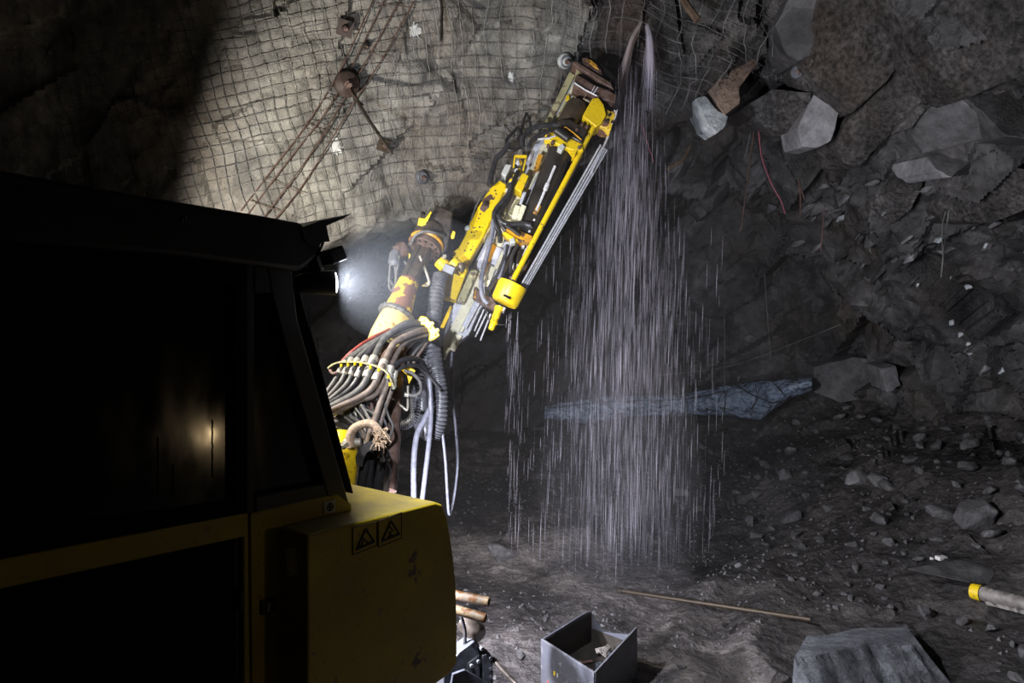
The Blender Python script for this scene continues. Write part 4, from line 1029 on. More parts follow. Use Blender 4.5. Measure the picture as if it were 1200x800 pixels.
# --- bundle of hydraulic hoses with a clamp plate
def hose(pts, r, mat, fits=(), sides=10):
    path = curve([P(*p) for p in pts], 10)
    o = part(MB().tube(path, r, sides), 'hydraulic_hose', mat)
    for (a, b, k) in fits:
        f = MB(); A, B = P(*a), P(*b); f.lathe(A, B, [(0, r * 1.15), (.1, r * k), (.42, r * k), (.43, r * 1.1), (.55, r * 1.1), (.56, r * k * 1.05), (.95, r * k * 1.05), (1, r * 1.2)], 10)
        part(f, 'hose_fitting', 'fitting', o)
FAN = [  # left end, at plate, above plate, crest, end at clamp
    ((374, 472), (392, 446), (400, 431), (405, 422), (425, 407), (462, 388), (497, 378), 0.017, 'hose'),
    ((374, 475), (398, 449), (407, 430), (413, 418), (435, 402), (470, 384), (499, 380), 0.017, 'hose'),
    ((375, 477), (405, 451), (415, 430), (420, 418), (440, 402), (472, 388), (500, 383), 0.017, 'hose'),
    ((376, 479), (410, 455), (424, 431), (430, 415), (448, 397), (478, 382), (502, 378), 0.018, 'hose_dark'),
    ((378, 481), (420, 457), (435, 430), (440, 415), (452, 395), (478, 378), (503, 381), 0.024, 'hose'),
    ((379, 484), (430, 460), (446, 434), (452, 420), (464, 400), (490, 388), (505, 386), 0.024, 'hose_brown'),
    ((380, 490), (420, 470), (440, 462), (452, 440), (460, 424), (476, 400), (505, 390), 0.020, 'hose_brown'),
]
for k, (a, b, c, d_, e, f, g, r, m) in enumerate(FAN):
    Ys = [4.9, 5.0, 5.05, 5.15, 5.25, 5.4, 5.6]
    pts = [(p[0], p[1], y - 0.004 * k) for p, y in zip((a, b, c, d_, e, f, g), Ys)]
    fits = []
    if k < 6:
        fits = [((b[0] * .45 + c[0] * .55, b[1] * .45 + c[1] * .55, 5.02 - .004 * k), (c[0] * .15 + d_[0] * .85, c[1] * .15 + d_[1] * .85, 5.12 - .004 * k), 1.32)]
    hose(pts, r, m, fits)
# more lines of the bundle behind
hose([(400, 424, 5.2), (412, 412, 5.2), (432, 398, 5.3), (466, 382, 5.5), (498, 377, 5.7)], 0.012, 'hose_red')
for k in range(9):
    y = 5.45 + 0.03 * k
    hose([(430 + 6 * k, 418 + 3 * k, y), (446 + 5 * k, 402 + 2.5 * k, y), (470 + 3.5 * k, 388 + 2 * k, y + .05), (499 + 0.6 * k, 379 + 1.6 * k, y + .1)], 0.015, ('hose_dark', 'hose', 'hose_brown')[k % 3])
# long hoses running down beside the boom
for k, (pts, r, m) in enumerate([
    ([(458, 428, 5.1), (455, 445, 5.08), (447, 468, 5.02), (440, 490, 4.98), (432, 515, 4.95), (428, 545, 4.93), (427, 585, 4.9)], 0.024, 'hose_brown'),
    ([(463, 434, 5.15), (460, 452, 5.12), (452, 475, 5.08), (445, 498, 5.03), (440, 520, 5.0), (437, 560, 4.98), (440, 600, 4.95)], 0.020, 'hose_brown'),
    ([(425, 470, 5.05), (428, 482, 5.03), (432, 500, 5.0), (431, 520, 4.98), (424, 540, 4.95), (421, 575, 4.92)], 0.015, 'hose_dark'),
    ([(415, 482, 5.05), (424, 500, 5.03), (428, 525, 5.0), (426, 560, 4.95)], 0.012, 'fitting'),
    ([(410, 484, 5.05), (420, 503, 5.03), (426, 522, 5.0)], 0.010, 'hose'),
    ([(437, 470, 5.1), (431, 490, 5.05), (428, 510, 5.0)], 0.012, 'hose_red'),
    ([(420, 484, 5.06), (427, 505, 5.03), (430, 522, 5.0)], 0.010, 'hose')]):
    fits = [((pts[0][0], pts[0][1], pts[0][2]), (pts[1][0], pts[1][1], pts[1][2]), 1.3)] if k < 2 else []
    hose(pts, r, m, fits)
hose([(452, 452, 5.2), (458, 435, 5.2), (468, 424, 5.25), (482, 420, 5.35), (494, 424, 5.5), (500, 440, 5.6), (503, 470, 5.6), (504, 480, 5.6)], 0.022, 'hose_dark')
hose([(455, 462, 5.25), (462, 440, 5.25), (473, 430, 5.3), (488, 428, 5.4), (498, 436, 5.5), (508, 446, 5.55), (516, 456, 5.6)], 0.016, 'hose_dark')
hose([(474, 434, 5.3), (484, 438, 5.3), (492, 447, 5.3), (493, 458, 5.3), (486, 463, 5.3), (476, 462, 5.3)], 0.014, 'hose', [((474, 462, 5.3), (479, 463, 5.3), 1.25)])
hose([(478, 452, 5.35), (478, 468, 5.35), (477, 480, 5.35), (470, 475, 5.35), (458, 466, 5.3)], 0.009, 'fitting')
part(MB().prism([P(x, y, 5.38) for x, y in [(470, 433), (480, 430), (487, 434), (482, 445), (479, 450), (477, 440)]], [P(x, y, 5.44) for x, y in [(470, 433), (480, 430), (487, 434), (482, 445), (479, 450), (477, 440)]]), 'yellow_bracket', 'yellow', bevel=0.004)
# pierced plate holding the hoses apart
TPL = [(386, 431), (391, 427), (397, 424.5), (407, 423.5), (420, 424), (430, 425.5), (440, 428), (449, 432), (456, 438), (460, 446), (463, 454)]
pl = MB(); path = curve([P(x, y, 5.06 - 0.001 * i) for i, (x, y) in enumerate(TPL)], 5)
for a, b in zip(path[:-1], path[1:]):
    pl.bar(a, b + (b - a) * 0.1, 0.045, 0.006)
plate_o = part(pl, 'hose_plate', 'olive')
pb = MB()
for x, y in ((400, 428), (408, 427), (416, 426), (423, 427), (434, 430), (444, 433), (455, 441), (457, 450)):
    c = P(x, y, 4.99); pb.lathe(c - Vector((0, 0, 0.012)), c + Vector((0, 0, 0.012)), [(0, .010), (1, .010)], 6)
part(pb, 'plate_bolts', 'yellow', plate_o)
part(MB().tube(curve([P(386, 431, 5.05), P(389, 437, 5.0), P(395, 437, 5.0)], 4), 0.012, 8), 'plate_hook', 'rust', plate_o)
part(MB().tube(curve([P(456, 438, 5.02), P(463, 446, 5.0), P(463, 455, 5.0), P(459, 455, 5.0)], 4), 0.006, 6), 'plate_wire', 'wire', plate_o)
# yellow clamp the bundle runs into
CKP = [(487, 380), (493, 370), (500, 371), (507, 380), (513, 388), (516, 393), (509, 398), (502, 400), (503, 390), (497, 381)]
ck = part(MB().prism([P(x, y, 5.47) for x, y in CKP], [P(x, y, 5.70) for x, y in CKP]), 'bundle_clamp', 'yellow', bevel=0.008)
for x, y in ((495, 375), (503, 383), (509, 391), (506, 379), (512, 387)):
    c = P(x, y, 5.45); part(MB().lathe(c + Vector((0, .03, 0)), c + Vector((0, -.02, 0)), [(0, .018), (.6, .018), (.61, .010), (1, .010)], 8), 'clamp_bolt', 'yellow', ck)
# muddy rope loop with a frayed knot
rp = [P(411, 524, 4.75), P(410, 512, 4.75), (414, 503), (422, 498), (431, 496), (439, 499), (444, 506), (447, 514), (446, 522)]
rp = [p if isinstance(p, Vector) else P(p[0], p[1], 4.75) for p in rp]
rope = part(MB().tube(curve(rp, 8), 0.030, 10), 'rope_loop', 'rope')
fy_ = MB(); rr = random.Random(5)
for _ in range(60):
    c = P(447 + rr.uniform(-7, 5), 510 + rr.uniform(-9, 10), 4.7 + rr.uniform(-.05, .05)); dv = Vector((rr.uniform(-1, 1), rr.uniform(-1, .3), rr.uniform(-1, 1))) * 0.035
    fy_.tube([c, c + dv, c + dv * 1.3 + Vector((0, 0, -.02))], 0.004, 4)
part(fy_, 'rope_fray', 'rope', rope)
# black sleeves and strap at the foot of the boom
for k, pts in enumerate([[(422, 588, 4.85), (424, 565, 4.85), (428, 545, 4.85), (430, 528, 4.85)], [(432, 590, 4.88), (432, 565, 4.88), (434, 545, 4.88), (438, 525, 4.88)], [(443, 590, 4.9), (442, 570, 4.9), (446, 552, 4.9), (448, 535, 4.9)]]):
    part(MB().tube(curve([P(*p) for p in pts], 6), 0.034, 12), 'hose_sleeve', 'black_sleeve')
st = MB(); sp = curve([P(420, 545, 4.78), P(423, 533, 4.76), P(430, 524, 4.75), P(440, 521, 4.75), P(447, 524, 4.76), P(450, 532, 4.78), P(446, 538, 4.8)], 6)
for a, b in zip(sp[:-1], sp[1:]): st.bar(a, b + (b - a) * .1, 0.03, 0.006, up=(0, -1, 0.2))
part(st, 'rubber_strap', 'hose_dark')
part(MB().prism([P(x, y, 4.8) for x, y in [(451, 525), (457, 531), (459, 538), (455, 541), (452, 536)]], [P(x, y, 4.83) for x, y in [(451, 525), (457, 531), (459, 538), (455, 541), (452, 536)]]), 'strap_tongue', 'hose_dark')
part(MB().lathe(P(440, 585, 5.0), P(446, 540, 5.05), [(0, .09), (.8, .09), (1, .06)], 16), 'lift_cylinder', 'steel_dark')
for k in range(26):      # stray lines packed between the fan and the boom foot
    rr = random.Random(900 + k); t = k / 25
    a_ = (378 + 46 * t + rr.uniform(-3, 3), 490 - 16 * t + rr.uniform(-4, 4), 5.0 + .1 * rr.random()); b_ = (426 + 22 * t + rr.uniform(-4, 4), 530 + rr.uniform(-12, 22), 5.0 + .08 * rr.random())
    m_ = (a_[0] * .5 + b_[0] * .5 + rr.uniform(0, 12), a_[1] * .5 + b_[1] * .5 - rr.uniform(2, 12), 5.0)
    hose([a_, m_, b_], rr.choice((.007, .009, .012, .014)), rr.choice(('hose', 'hose_dark', 'hose_brown', 'hose', 'fitting')), sides=7)
for k in range(7):       # upright lines between the fan and the rope loop
    rr = random.Random(950 + k); x = 404 + 7 * k
    hose([(x, 470 - 2 * k, 5.06), (x + 8 + rr.uniform(-2, 2), 486, 5.05), (x + 14, 503, 5.03), (min(446, x + 18), 528, 5.02)], rr.choice((.010, .013, .016)), rr.choice(('hose', 'hose_brown', 'hose_dark', 'hose_red' if k == 4 else 'hose')), sides=8)
part(MB().prism([P(x, y, 5.2) for x, y in [(384, 520), (430, 490), (455, 500), (446, 560), (430, 600), (384, 600)]], [P(x, y, 5.4) for x, y in [(384, 520), (430, 490), (455, 500), (446, 560), (430, 600), (384, 600)]]), 'boom_knuckle', 'rubber', bevel=0.01)

# --- feed
F = FEED
fbm_ = MB()
fbm_.plate(F, [(674, 92), (684, 97), (533, 398), (520, 420), (519, 402)], -0.10, 0.0, 0)           # cream face
fbm_.plate(F, [(684, 97), (694, 102), (548, 392), (528, 408), (533, 398)], -0.10, -0.012, 1)       # grey running rail
fbm_.plate(F, [(668, 87), (674, 92), (519, 402), (518, 398), (528, 363)], -0.13, -0.02, 1)         # left flank
feed = part(fbm_, 'feed_beam', ['cream', 'alu'], bevel=0.004)
part(MB().plate(F, [(667, 86), (673.5, 90), (642, 152), (636, 150)], -0.02, 0.03), 'beam_edge', 'olive', feed, bevel=0.003)
part(MB().plate(F, [(664, 116), (668, 119), (655, 148), (647, 148)], 0.0, 0.03), 'beam_strip', 'olive', feed, bevel=0.003)
part(MB().plate(F, [(663, 114), (666.5, 113.5), (667, 120), (662, 120)], 0.0, 0.04), 'strip_end', 'yellow', feed, bevel=0.003)
part(MB().plate(F, [(671, 117), (674, 117), (659, 150), (656, 149)], 0.0, 0.035), 'bright_rail', 'alu', feed, bevel=0.002)
part(MB().plate(F, [(533, 391), (542, 394), (533, 412), (525, 408)], -0.01, 0.035), 'slide_block', 'cream', feed, bevel=0.005)
part(MB().plate(F, [(541, 383), (545, 384), (542, 390), (539, 389)], -0.01, 0.03), 'slide_lug', 'cream', feed, bevel=0.003)
part(MB().plate(F, [(527, 354), (531, 356), (519, 381), (515, 380)], -0.14, -0.10), 'yellow_flat_bar', 'yellow', feed)
part(MB().plate(F, [(574, 282), (577, 282), (563, 316), (557, 314)], 0.0, 0.045), 'white_wear_strip', 'alu', feed, bevel=0.003)
part(MB().plate(F, [(577, 285), (583, 290), (572, 312), (565, 330), (561, 325), (570, 300)], -0.01, 0.02), 'orange_flank', 'orange', feed, bevel=0.003)
part(MB().plate(F, [(582, 291), (589, 294), (580, 313), (574, 310)], 0.0, 0.06), 'junction_block', 'alu', feed, bevel=0.005)
part(MB().plate(F, [(589, 295), (593, 297), (583, 318), (579, 315)], 0.0, 0.07), 'junction_block', 'cream', feed, bevel=0.005)
part(MB().plate(F, [(574, 312), (581, 316), (572, 338), (567, 336)], 0.0, 0.05), 'junction_block', 'cream', feed, bevel=0.005)
part(MB().plate(F, [(553, 317), (560, 322), (544, 358), (536, 356)], 0.0, 0.10), 'slide_plate', 'olive', feed, bevel=0.004)

cr = MB().plate(F, [(585, 218), (594, 224), (572, 273), (566, 285), (552, 309), (546, 316), (530, 309), (530, 302), (538, 296), (545, 283), (551, 268), (560, 250), (574, 228)], -0.02, 0.14)
cradle = part(cr, 'cradle_arm', 'yellow', bevel=0.014)
part(MB().plate(F, [(516, 315), (530, 309), (550, 319), (546, 328), (535, 357), (520, 352), (519, 325)], 0.02, 0.15), 'cradle_foot', 'yellow', cradle, bevel=0.010)
part(MB().plate(F, [(574, 235), (577, 236.5), (577, 240), (574, 242), (573, 250), (567, 256), (562, 252), (568, 240)], 0.10, 0.145), 'worn_patch', 'rust', cradle, bevel=0.002)
cc = F(569.5, 246, 0.15)
part(MB().lathe(cc - F.n * .02, cc + F.n * .012, [(0, .026), (.9, .026), (1, .012)], 16), 'cradle_bolt', 'steel_dark', cradle)
part(MB().plate(F, [(594, 224), (596, 225), (573.5, 275), (571, 278), (568, 284), (566, 283), (572, 273)], -0.02, 0.10), 'cradle_flange', 'yellow_pale', cradle, bevel=0.003)
bbm = MB()
for x, y in ((580, 231), (581, 235), (563, 258), (561, 263), (555, 274), (553, 279), (562, 273), (556, 283), (549, 292), (545, 300), (552, 299)):
    c = F(x, y, 0.14); bbm.lathe(c, c + F.n * .008, [(0, .008), (1, .008)], 6)
part(bbm, 'cradle_bolts', 'rust', cradle)
part(MB().tube(curve([F(572, 230, .1), F(567, 233, .12), F(558, 248, .12), F(551, 268, .12), F(548, 276, .12), F(545, 285, .10)], 6), 0.010, 8), 'cradle_line', 'hose')
part(MB().lathe(F(550, 271, .12), F(547, 276, .12), [(0, .02), (.3, .03), (.7, .03), (1, .02)], 10), 'line_union', 'pale_box')

# dark steel plate behind the tool side
part(MB().plate(F, [(694, 102), (712, 112), (700, 150), (655, 232), (612, 330), (598, 345), (560, 340), (600, 285), (640, 200)], -0.16, -0.10), 'back_plate', 'brown_bar', bevel=0.004)
# rock drill: long dark cylinder
ra, rb = F(604, 312, 0.06), F(664, 160, 0.08)
drill = part(MB().lathe(ra, rb, [(0, .04), (.02, .055), (.14, .055), (.15, .10), (.22, .10), (.24, .115), (.80, .115), (.82, .125), (.87, .125), (.88, .09), (1, .085)], 32), 'rock_drill', 'drill_body')
part(MB().lathe(F(627, 257, .205), F(648, 207, .215), [(0, .012), (.45, .014), (.46, .022), (.6, .022), (.61, .014), (1, .014)], 10), 'drill_highlight', 'steel', drill)  # added bright rod, the drill's highlight streak built as a shape
part(MB().box(F(628, 255, .17), FU * .05, F.n * .03, FU.cross(F.n) * .022), 'drill_port', 'orange', drill, bevel=0.006)
part(MB().plate(F, [(630, 187), (635, 189), (630, 204), (624, 207)], 0.05, 0.12), 'orange_reflector', 'orange', drill)
part(MB().lathe(F(602, 318, .05), F(617, 292, .06), [(0, .022), (.2, .035), (.5, .035), (.55, .05), (.8, .05), (1, .04)], 18), 'drill_shank', 'steel', drill)
dd = MB()
for k in range(9):
    t = k / 8; c = F(626 - 14 * t, 262 + 34 * t, .14 + .01 * (k % 2)); dd.lathe(c, c + F.n * .03, [(0, .016), (1, .013)], 8)
part(dd, 'drill_side_bolts', 'steel', drill)
# guide rod and head
rod = part(MB().lathe(F(600.5, 336, 0.20), F(694, 158, 0.20), [(0, .026), (1, .026)], 18), 'guide_rod', 'yellow')
hb = part(MB().plate(F, [(690, 131), (697, 130), (703, 138), (706, 150), (700, 160), (694, 163), (679, 151)], 0.06, 0.24), 'rod_head', 'yellow', bevel=0.008)
part(MB().plate(F, [(702, 137), (711, 143), (719, 142), (712, 164), (698, 160), (705, 150)], 0.02, 0.20), 'valve_housing', 'yellow_worn', hb, bevel=0.008)
vb = MB()
for x, y, r in ((707, 155, .025), (710, 148, .018), (704, 144, .014), (713, 156, .014)):
    c = F(x, y, .2); vb.lathe(c - F.n * .01, c + F.n * .02, [(0, r), (1, r * .8)], 8)
part(vb, 'valve_ports', 'steel_dark', hb)
part(MB().tube([F(719, 142, .2), F(717, 150, .2), F(713, 158, .2)], .006, 6).tube([F(716, 142, .2), F(718, 147, .2)], .006, 6), 'valve_pipe', 'steel', hb)
# bundle of bright rods to the right
for k, (o_, w) in enumerate(((0, .10), (3.0, .06), (6.5, .03), (9, 0.0))):
    part(MB().tube([F(700 + o_ + 2, 176, w), F(601 + o_ * 0.9 + 4, 347 - o_ * .4, w)], 0.0105, 8), 'bolt_rod', 'steel')
part(MB().tube([F(713, 160, .05), F(704, 180, .05), F(692, 205, .05)], 0.012, 8), 'bolt_rod', 'steel')
# top: rubber pad, cross plates
tp = MB().plate(F, [(676, 87), (681, 76), (686, 71), (706, 82), (718, 95), (724, 112), (716, 118), (700, 104)], -0.22, 0.10)
pad = part(tp, 'roof_pad', 'rubber', bevel=0.02)
part(MB().plate(F, [(680, 77), (686, 77), (697, 84), (703, 92), (704, 99), (695, 94), (682, 86)], 0.08, 0.14), 'pad_boss', 'rust', pad, bevel=0.012)
part(MB().plate(F, [(684, 81), (690, 81), (697, 87), (699, 92), (695, 90)], 0.13, 0.155), 'pad_worn_paint', 'orange', pad, bevel=0.004)
part(MB().plate(F, [(668, 85), (673, 84), (712, 108), (716, 116), (700, 107)], 0.02, 0.17), 'top_plate', 'rust', feed, bevel=0.006)
part(MB().plate(F, [(674, 88), (683, 94), (679, 99), (672, 98)], 0.0, 0.11), 'top_gusset', 'olive', feed, bevel=0.004)
part(MB().plate(F, [(672, 99), (678, 96), (694, 106), (690, 112), (684, 110)], 0.0, 0.15), 'clamp_jaw', 'rubber', feed, bevel=0.01)
part(MB().plate(F, [(690, 104), (706, 113), (713, 122), (706, 124), (692, 114)], 0.0, 0.12), 'clamp_jaw', 'olive', feed, bevel=0.01)
sp_ = part(MB().plate(F, [(672, 101), (681, 105), (691, 112), (709, 119), (719, 125), (716, 133), (702, 129), (690, 123), (669, 113)], 0.02, 0.20), 'steel_support', 'rust', bevel=0.008)
part(MB().tube([F(670, 112, .22), F(682, 120, .22), F(695.5, 127, .22)], .008, 6).tube([F(692, 124, .22), F(696.5, 117, .22)], .006, 6).tube([F(689.5, 123, .22), F(693, 116, .22)], .005, 6), 'bright_edge', 'steel', sp_)
part(MB().tube([F(681, 126, .16), F(690, 131, .16)], .009, 6).tube([F(682, 126, .16), F(684, 122, .16)], .007, 6), 'support_pin', 'olive', sp_)
part(MB().lathe(F(676, 128, .08), F(655, 168, .08), [(0, .10), (.1, .115), (.9, .115), (1, .09)], 24), 'drill_front', 'brown_bar')
# carriage with its black roller
cg = part(MB().plate(F, [(636, 173), (642, 170), (649, 169), (660, 174), (679, 183), (680, 191), (668, 190), (659, 187), (641, 179)], 0.10, 0.24), 'drill_carriage', 'yellow', bevel=0.008)
part(MB().lathe(F(648, 170, .29), F(663, 181, .29), [(0, .03), (.05, .042), (.95, .042), (1, .03)], 16), 'carriage_roller', 'rubber', cg)
part(MB().plate(F, [(650, 157), (664, 155), (684, 167), (679, 183), (660, 173)], 0.08, 0.25), 'carriage_block', 'steel_dark', cg, bevel=0.012)
part(MB().tube([F(651, 167, .27), F(660, 166, .27), F(668, 172, .27), F(677, 180, .27)], .007, 6), 'carriage_pipe', 'orange', cg)
part(MB().plate(F, [(651, 187), (656, 184), (659, 188), (655, 193), (650, 190)], 0.2, 0.27), 'pale_cap', 'pale_box', cg, bevel=0.006)
part(MB().tube([F(628, 179, .26), F(640, 178, .26), F(648, 175, .26)], .009, 6), 'carriage_rod', 'steel', cg)
part(MB().plate(F, [(668, 192), (673, 190), (670, 197), (667, 198)], 0.15, 0.25), 'carriage_hook', 'yellow', cg, bevel=0.004)
cj = MB()
for x, y in ((640, 175), (645, 182), (640, 186), (675, 188), (683, 165), (678, 162), (672, 168)):
    c = F(x, y, .25); cj.lathe(c - F.n * .03, c + F.n * .02, [(0, .018), (1, .016)], 6)
part(cj, 'carriage_bolts', 'rust', cg)
lc = part(MB().plate(F, [(589, 283), (594, 276), (605, 279), (622, 286), (623, 292), (610, 294), (600, 292)], 0.10, 0.22), 'lower_carriage', 'orange', bevel=0.008)
part(MB().tube([F(592, 276, .25), F(600, 281, .25), F(608, 287, .25)], .02, 8), 'carriage_pipe', 'rubber', lc)
part(MB().plate(F, [(588, 284), (592, 283), (606, 292), (603, 295)], 0.16, 0.24), 'carriage_edge', 'yellow', lc, bevel=0.003)
part(MB().plate(F, [(596, 292), (601, 290), (603, 296), (597, 297)], 0.18, 0.26), 'pale_cap', 'pale_box', lc, bevel=0.006)
# blocks on the left of the tool side
part(MB().plate(F, [(611, 213), (618.5, 217), (610, 236), (602, 231)], 0.06, 0.20), 'valve_cover', 'yellow', bevel=0.006)
fq = MB()
for a, b in (((602.5, 194), (615.5, 194)), ((615.5, 194), (612, 210)), ((602.5, 194), (601, 206))):
    fq.bar(F(*a, .18), F(*b, .18), .008, .02, up=tuple(F.n))
fr_o = part(fq, 'valve_frame', 'yellow', bevel=0.002)
vs = MB(); rr = random.Random(9)
for k in range(14):
    t = k / 13; c = F(609 - 16 * t + rr.uniform(-3, 3), 199 + 34 * t, .14 + rr.uniform(-.02, .05)); vs.lathe(c - F.n * .03, c + F.n * .03, [(0, .02), (.5, .022), (.51, .013), (1, .013)], 8, k % 3)
part(vs, 'valve_fittings', ['yellow', 'steel', 'steel_dark'], fr_o)
part(MB().plate(F, [(587, 212), (592, 201), (599, 202), (596, 209), (592, 216)], 0.03, 0.16), 'valve_bank', 'pale_box', bevel=0.008)
part(MB().plate(F, [(592, 202), (597, 200), (599, 204), (593, 214)], -0.05, 0.03), 'valve_bank', 'steel_grey', bevel=0.006)
part(MB().plate(F, [(603, 248), (609, 250), (604, 265), (599, 262)], 0.05, 0.17), 'feed_block', 'cream', bevel=0.006)
part(MB().plate(F, [(610, 248.5), (616, 251), (609.5, 267), (604.5, 264.5)], 0.05, 0.19), 'feed_block', 'cream', bevel=0.006)
part(MB().plate(F, [(612, 232), (616, 233), (610.5, 247), (607.5, 246)], 0.05, 0.15), 'feed_block', 'alu', bevel=0.005)
part(MB().plate(F, [(590, 247), (593, 246), (592.5, 253), (590, 260), (586, 258)], 0.02, 0.12), 'feed_block', 'cream', bevel=0.005)
part(MB().plate(F, [(605, 236), (609, 238), (602, 253), (596, 251)], 0.0, 0.06), 'feed_channel', 'olive', bevel=0.004)
# lower cup with nozzle
ca, cbp = F(590, 360, .12), F(600, 339, .14)
dcup = (cbp - ca).normalized()
cup = part(MB().lathe(ca, cbp + dcup * 0.0, [(0, .06), (.02, .118), (.1, .13), (1, .142), (1, .125), (.55, .12), (.5, .02)], 36), 'rod_cup', 'yellow', bevel=0.0)
part(MB().plate(F, [(589.5, 354.5), (597.5, 358), (597, 360), (589, 356.5)], 0.24, 0.272), 'cup_slot', 'seal', cup)
part(MB().lathe(F(585, 364, .12), F(575, 390, .12), [(0, .045), (.12, .045), (.14, .036), (.45, .038), (.47, .032), (.62, .034), (.64, .040), (.72, .040), (.74, .030), (.95, .028), (1, .022)], 18), 'cup_nozzle', 'yellow', cup)
part(MB().lathe(F(598, 338, .18), F(605, 327, .18), [(0, .03), (.4, .042), (.5, .028), (1, .03)], 12), 'rod_joint', 'rust', cup)
part(MB().plate(F, [(556, 338), (563, 346), (576, 351), (583, 361), (580, 367), (566, 360), (554, 352)], 0.02, 0.08), 'end_plate', 'rust', feed, bevel=0.005)
part(MB().plate(F, [(584, 362), (592, 366), (590, 369), (583, 366)], 0.05, 0.14), 'cup_lock', 'steel', cup)
# orange numeral 1 on the end plate
n1 = MB()
for a, b in (((557.6, 344), (556.6, 351)), ((557.6, 344), (555.8, 346)), ((555.2, 351), (558.2, 351.4))):
    n1.tube([F(*a, .085), F(*b, .085)], 0.007, 6)
part(n1, 'number_mark', 'orange', feed)
# thin bolts waiting at the foot of the feed
for k, (a, b) in enumerate((((562, 362), (548, 394)), ((567, 364), (556, 389)), ((571, 367), (557, 396)), ((575, 369), (563, 400)), ((565, 350), (546, 386)))):
    part(MB().tube([F(*a, .04), F(*b, .04)], 0.008, 6), 'bolt_rod', 'steel')
# feed hoses
for pts, r, m in [
    ([(611, 185), (611, 175), (617, 167), (628, 161), (643, 159), (656, 160), (668, 164), (674, 168)], .028, 'hose_dark'),
    ([(619, 184), (623, 176), (634, 170), (648, 166), (658, 166)], .026, 'hose_dark'),
    ([(606, 186), (600, 188), (594, 186), (593, 176), (600, 168), (606, 163), (609, 172), (608, 186)], .016, 'rubber'),
    ([(596, 180), (589, 190), (581, 198), (577, 212), (573, 228)], .028, 'hose_dark'),
    ([(606, 178), (614, 150), (616, 146), (620, 158), (620, 170)], .012, 'rubber'),
    ([(598, 226), (596, 236), (588, 247), (582, 254), (579, 262), (580, 272), (585, 282), (586, 293)], .026, 'hose_dark'),
    ([(606, 212), (600, 226), (597, 240), (590, 252), (584, 262)], .022, 'rubber'),
    ([(583, 262), (588, 270), (598, 273), (612, 272), (621, 274)], .030, 'hose_dark'),
    ([(584, 268), (592, 279), (602, 284), (608, 288)], .020, 'hose_dark'),
    ([(578, 268), (576, 285), (570, 310), (565, 330), (564, 345), (567, 358), (572, 363)], .022, 'hose_pale'),
    ([(594, 296), (590, 312), (585, 326), (578, 338), (572, 347)], .020, 'hose_dark'),
    ([(592, 297), (589, 318), (584, 335)], .018, 'hose_pale'),
    ([(606, 296), (600, 306), (598, 318), (597, 328)], .016, 'hose_dark'),
    ([(566, 358), (570, 372), (574, 384), (572, 380)], .005, 'rubber'),
    ([(582, 386), (588, 387), (594, 386), (598, 380)], .004, 'rubber')]:
    part(MB().tube(curve([F(x, y, .20) for x, y in pts], 8), r, 10), 'feed_hose', m)

# ================================================================== LOOSE THINGS ON THE FLOOR
# steel bin
M['bin_shade'] = plain('dark_brown_bin_inside_shade', (0.022, 0.018, 0.014), 0.6, 0, 0.6, 9)  # shade inside the bin, put into a dark brown colour
BZ = 0.06
bA, bB, bC, bD = Vector((0.222, 5.10, 0)), Vector((0.650, 5.62, 0)), Vector((0.965, 5.30, 0)), Vector((0.555, 4.58, 0))
gz = min(floor_z(0.6, 5.1), floor_z(0.3, 5.1), floor_z(0.9, 5.2)) - 0.02
binr = thing('steel_bin', (0.6, 5.15, gz), 'open grey sheet-steel bin with scraps inside, standing on the mud', 'bin')
top = 0.375
def wallp(a, b, za, zb, mids=()):
    d = (b - a).normalized(); n = Vector((d.y, -d.x, 0)) * 0.008
    out_ = [a + Vector((0, 0, gz)), b + Vector((0, 0, gz)), b + Vector((0, 0, zb))] + [a.lerp(b, t) + Vector((0, 0, z)) for t, z in mids] + [a + Vector((0, 0, za))]
    return [p + n for p in out_], [p - n for p in out_]
bm_ = MB()
bm_.prism(*wallp(bD, bA, top, top))
bm_.prism(*wallp(bA, bB, top, top + .0, [(0.92, top + .015), (0.8, top + .02), (0.6, top + .015)]))
bm_.prism(*wallp(bB, bC, top - .01, top, [(0.9, top - .06), (0.55, top - .10), (0.3, top - .12), (0.14, top - .07), (.05, top - .02)]))
bm_.prism(*wallp(bC, bD, top, top))
bm_.prism([Vector((p.x, p.y, gz + .05)) for p in (bA, bB, bC, bD)], [Vector((p.x, p.y, gz + .04)) for p in (bA, bB, bC, bD)])
part(bm_, 'bin_body', 'bin', binr)
def shade_liner(a, b, z, in_):
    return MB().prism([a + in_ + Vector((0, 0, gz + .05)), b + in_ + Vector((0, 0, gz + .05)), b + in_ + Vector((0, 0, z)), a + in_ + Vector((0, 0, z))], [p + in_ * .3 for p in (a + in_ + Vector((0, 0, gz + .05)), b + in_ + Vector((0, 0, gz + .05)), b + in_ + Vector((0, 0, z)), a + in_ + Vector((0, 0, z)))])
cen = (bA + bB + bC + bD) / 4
lm = MB()  # added plates carry the painted shade; the bottom one is dark muck fill
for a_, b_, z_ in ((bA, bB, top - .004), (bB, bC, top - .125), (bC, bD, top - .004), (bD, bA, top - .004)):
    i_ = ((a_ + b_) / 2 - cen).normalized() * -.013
    q_ = shade_liner(a_.lerp(b_, .02), a_.lerp(b_, .98), z_, i_); lm.add(q_.v, q_.f)
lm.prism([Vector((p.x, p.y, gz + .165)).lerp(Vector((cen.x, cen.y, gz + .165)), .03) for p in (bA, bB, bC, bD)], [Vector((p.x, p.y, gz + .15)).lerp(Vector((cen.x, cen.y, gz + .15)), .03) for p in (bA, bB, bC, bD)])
part(lm, 'shaded_inside', 'bin_shade', binr)
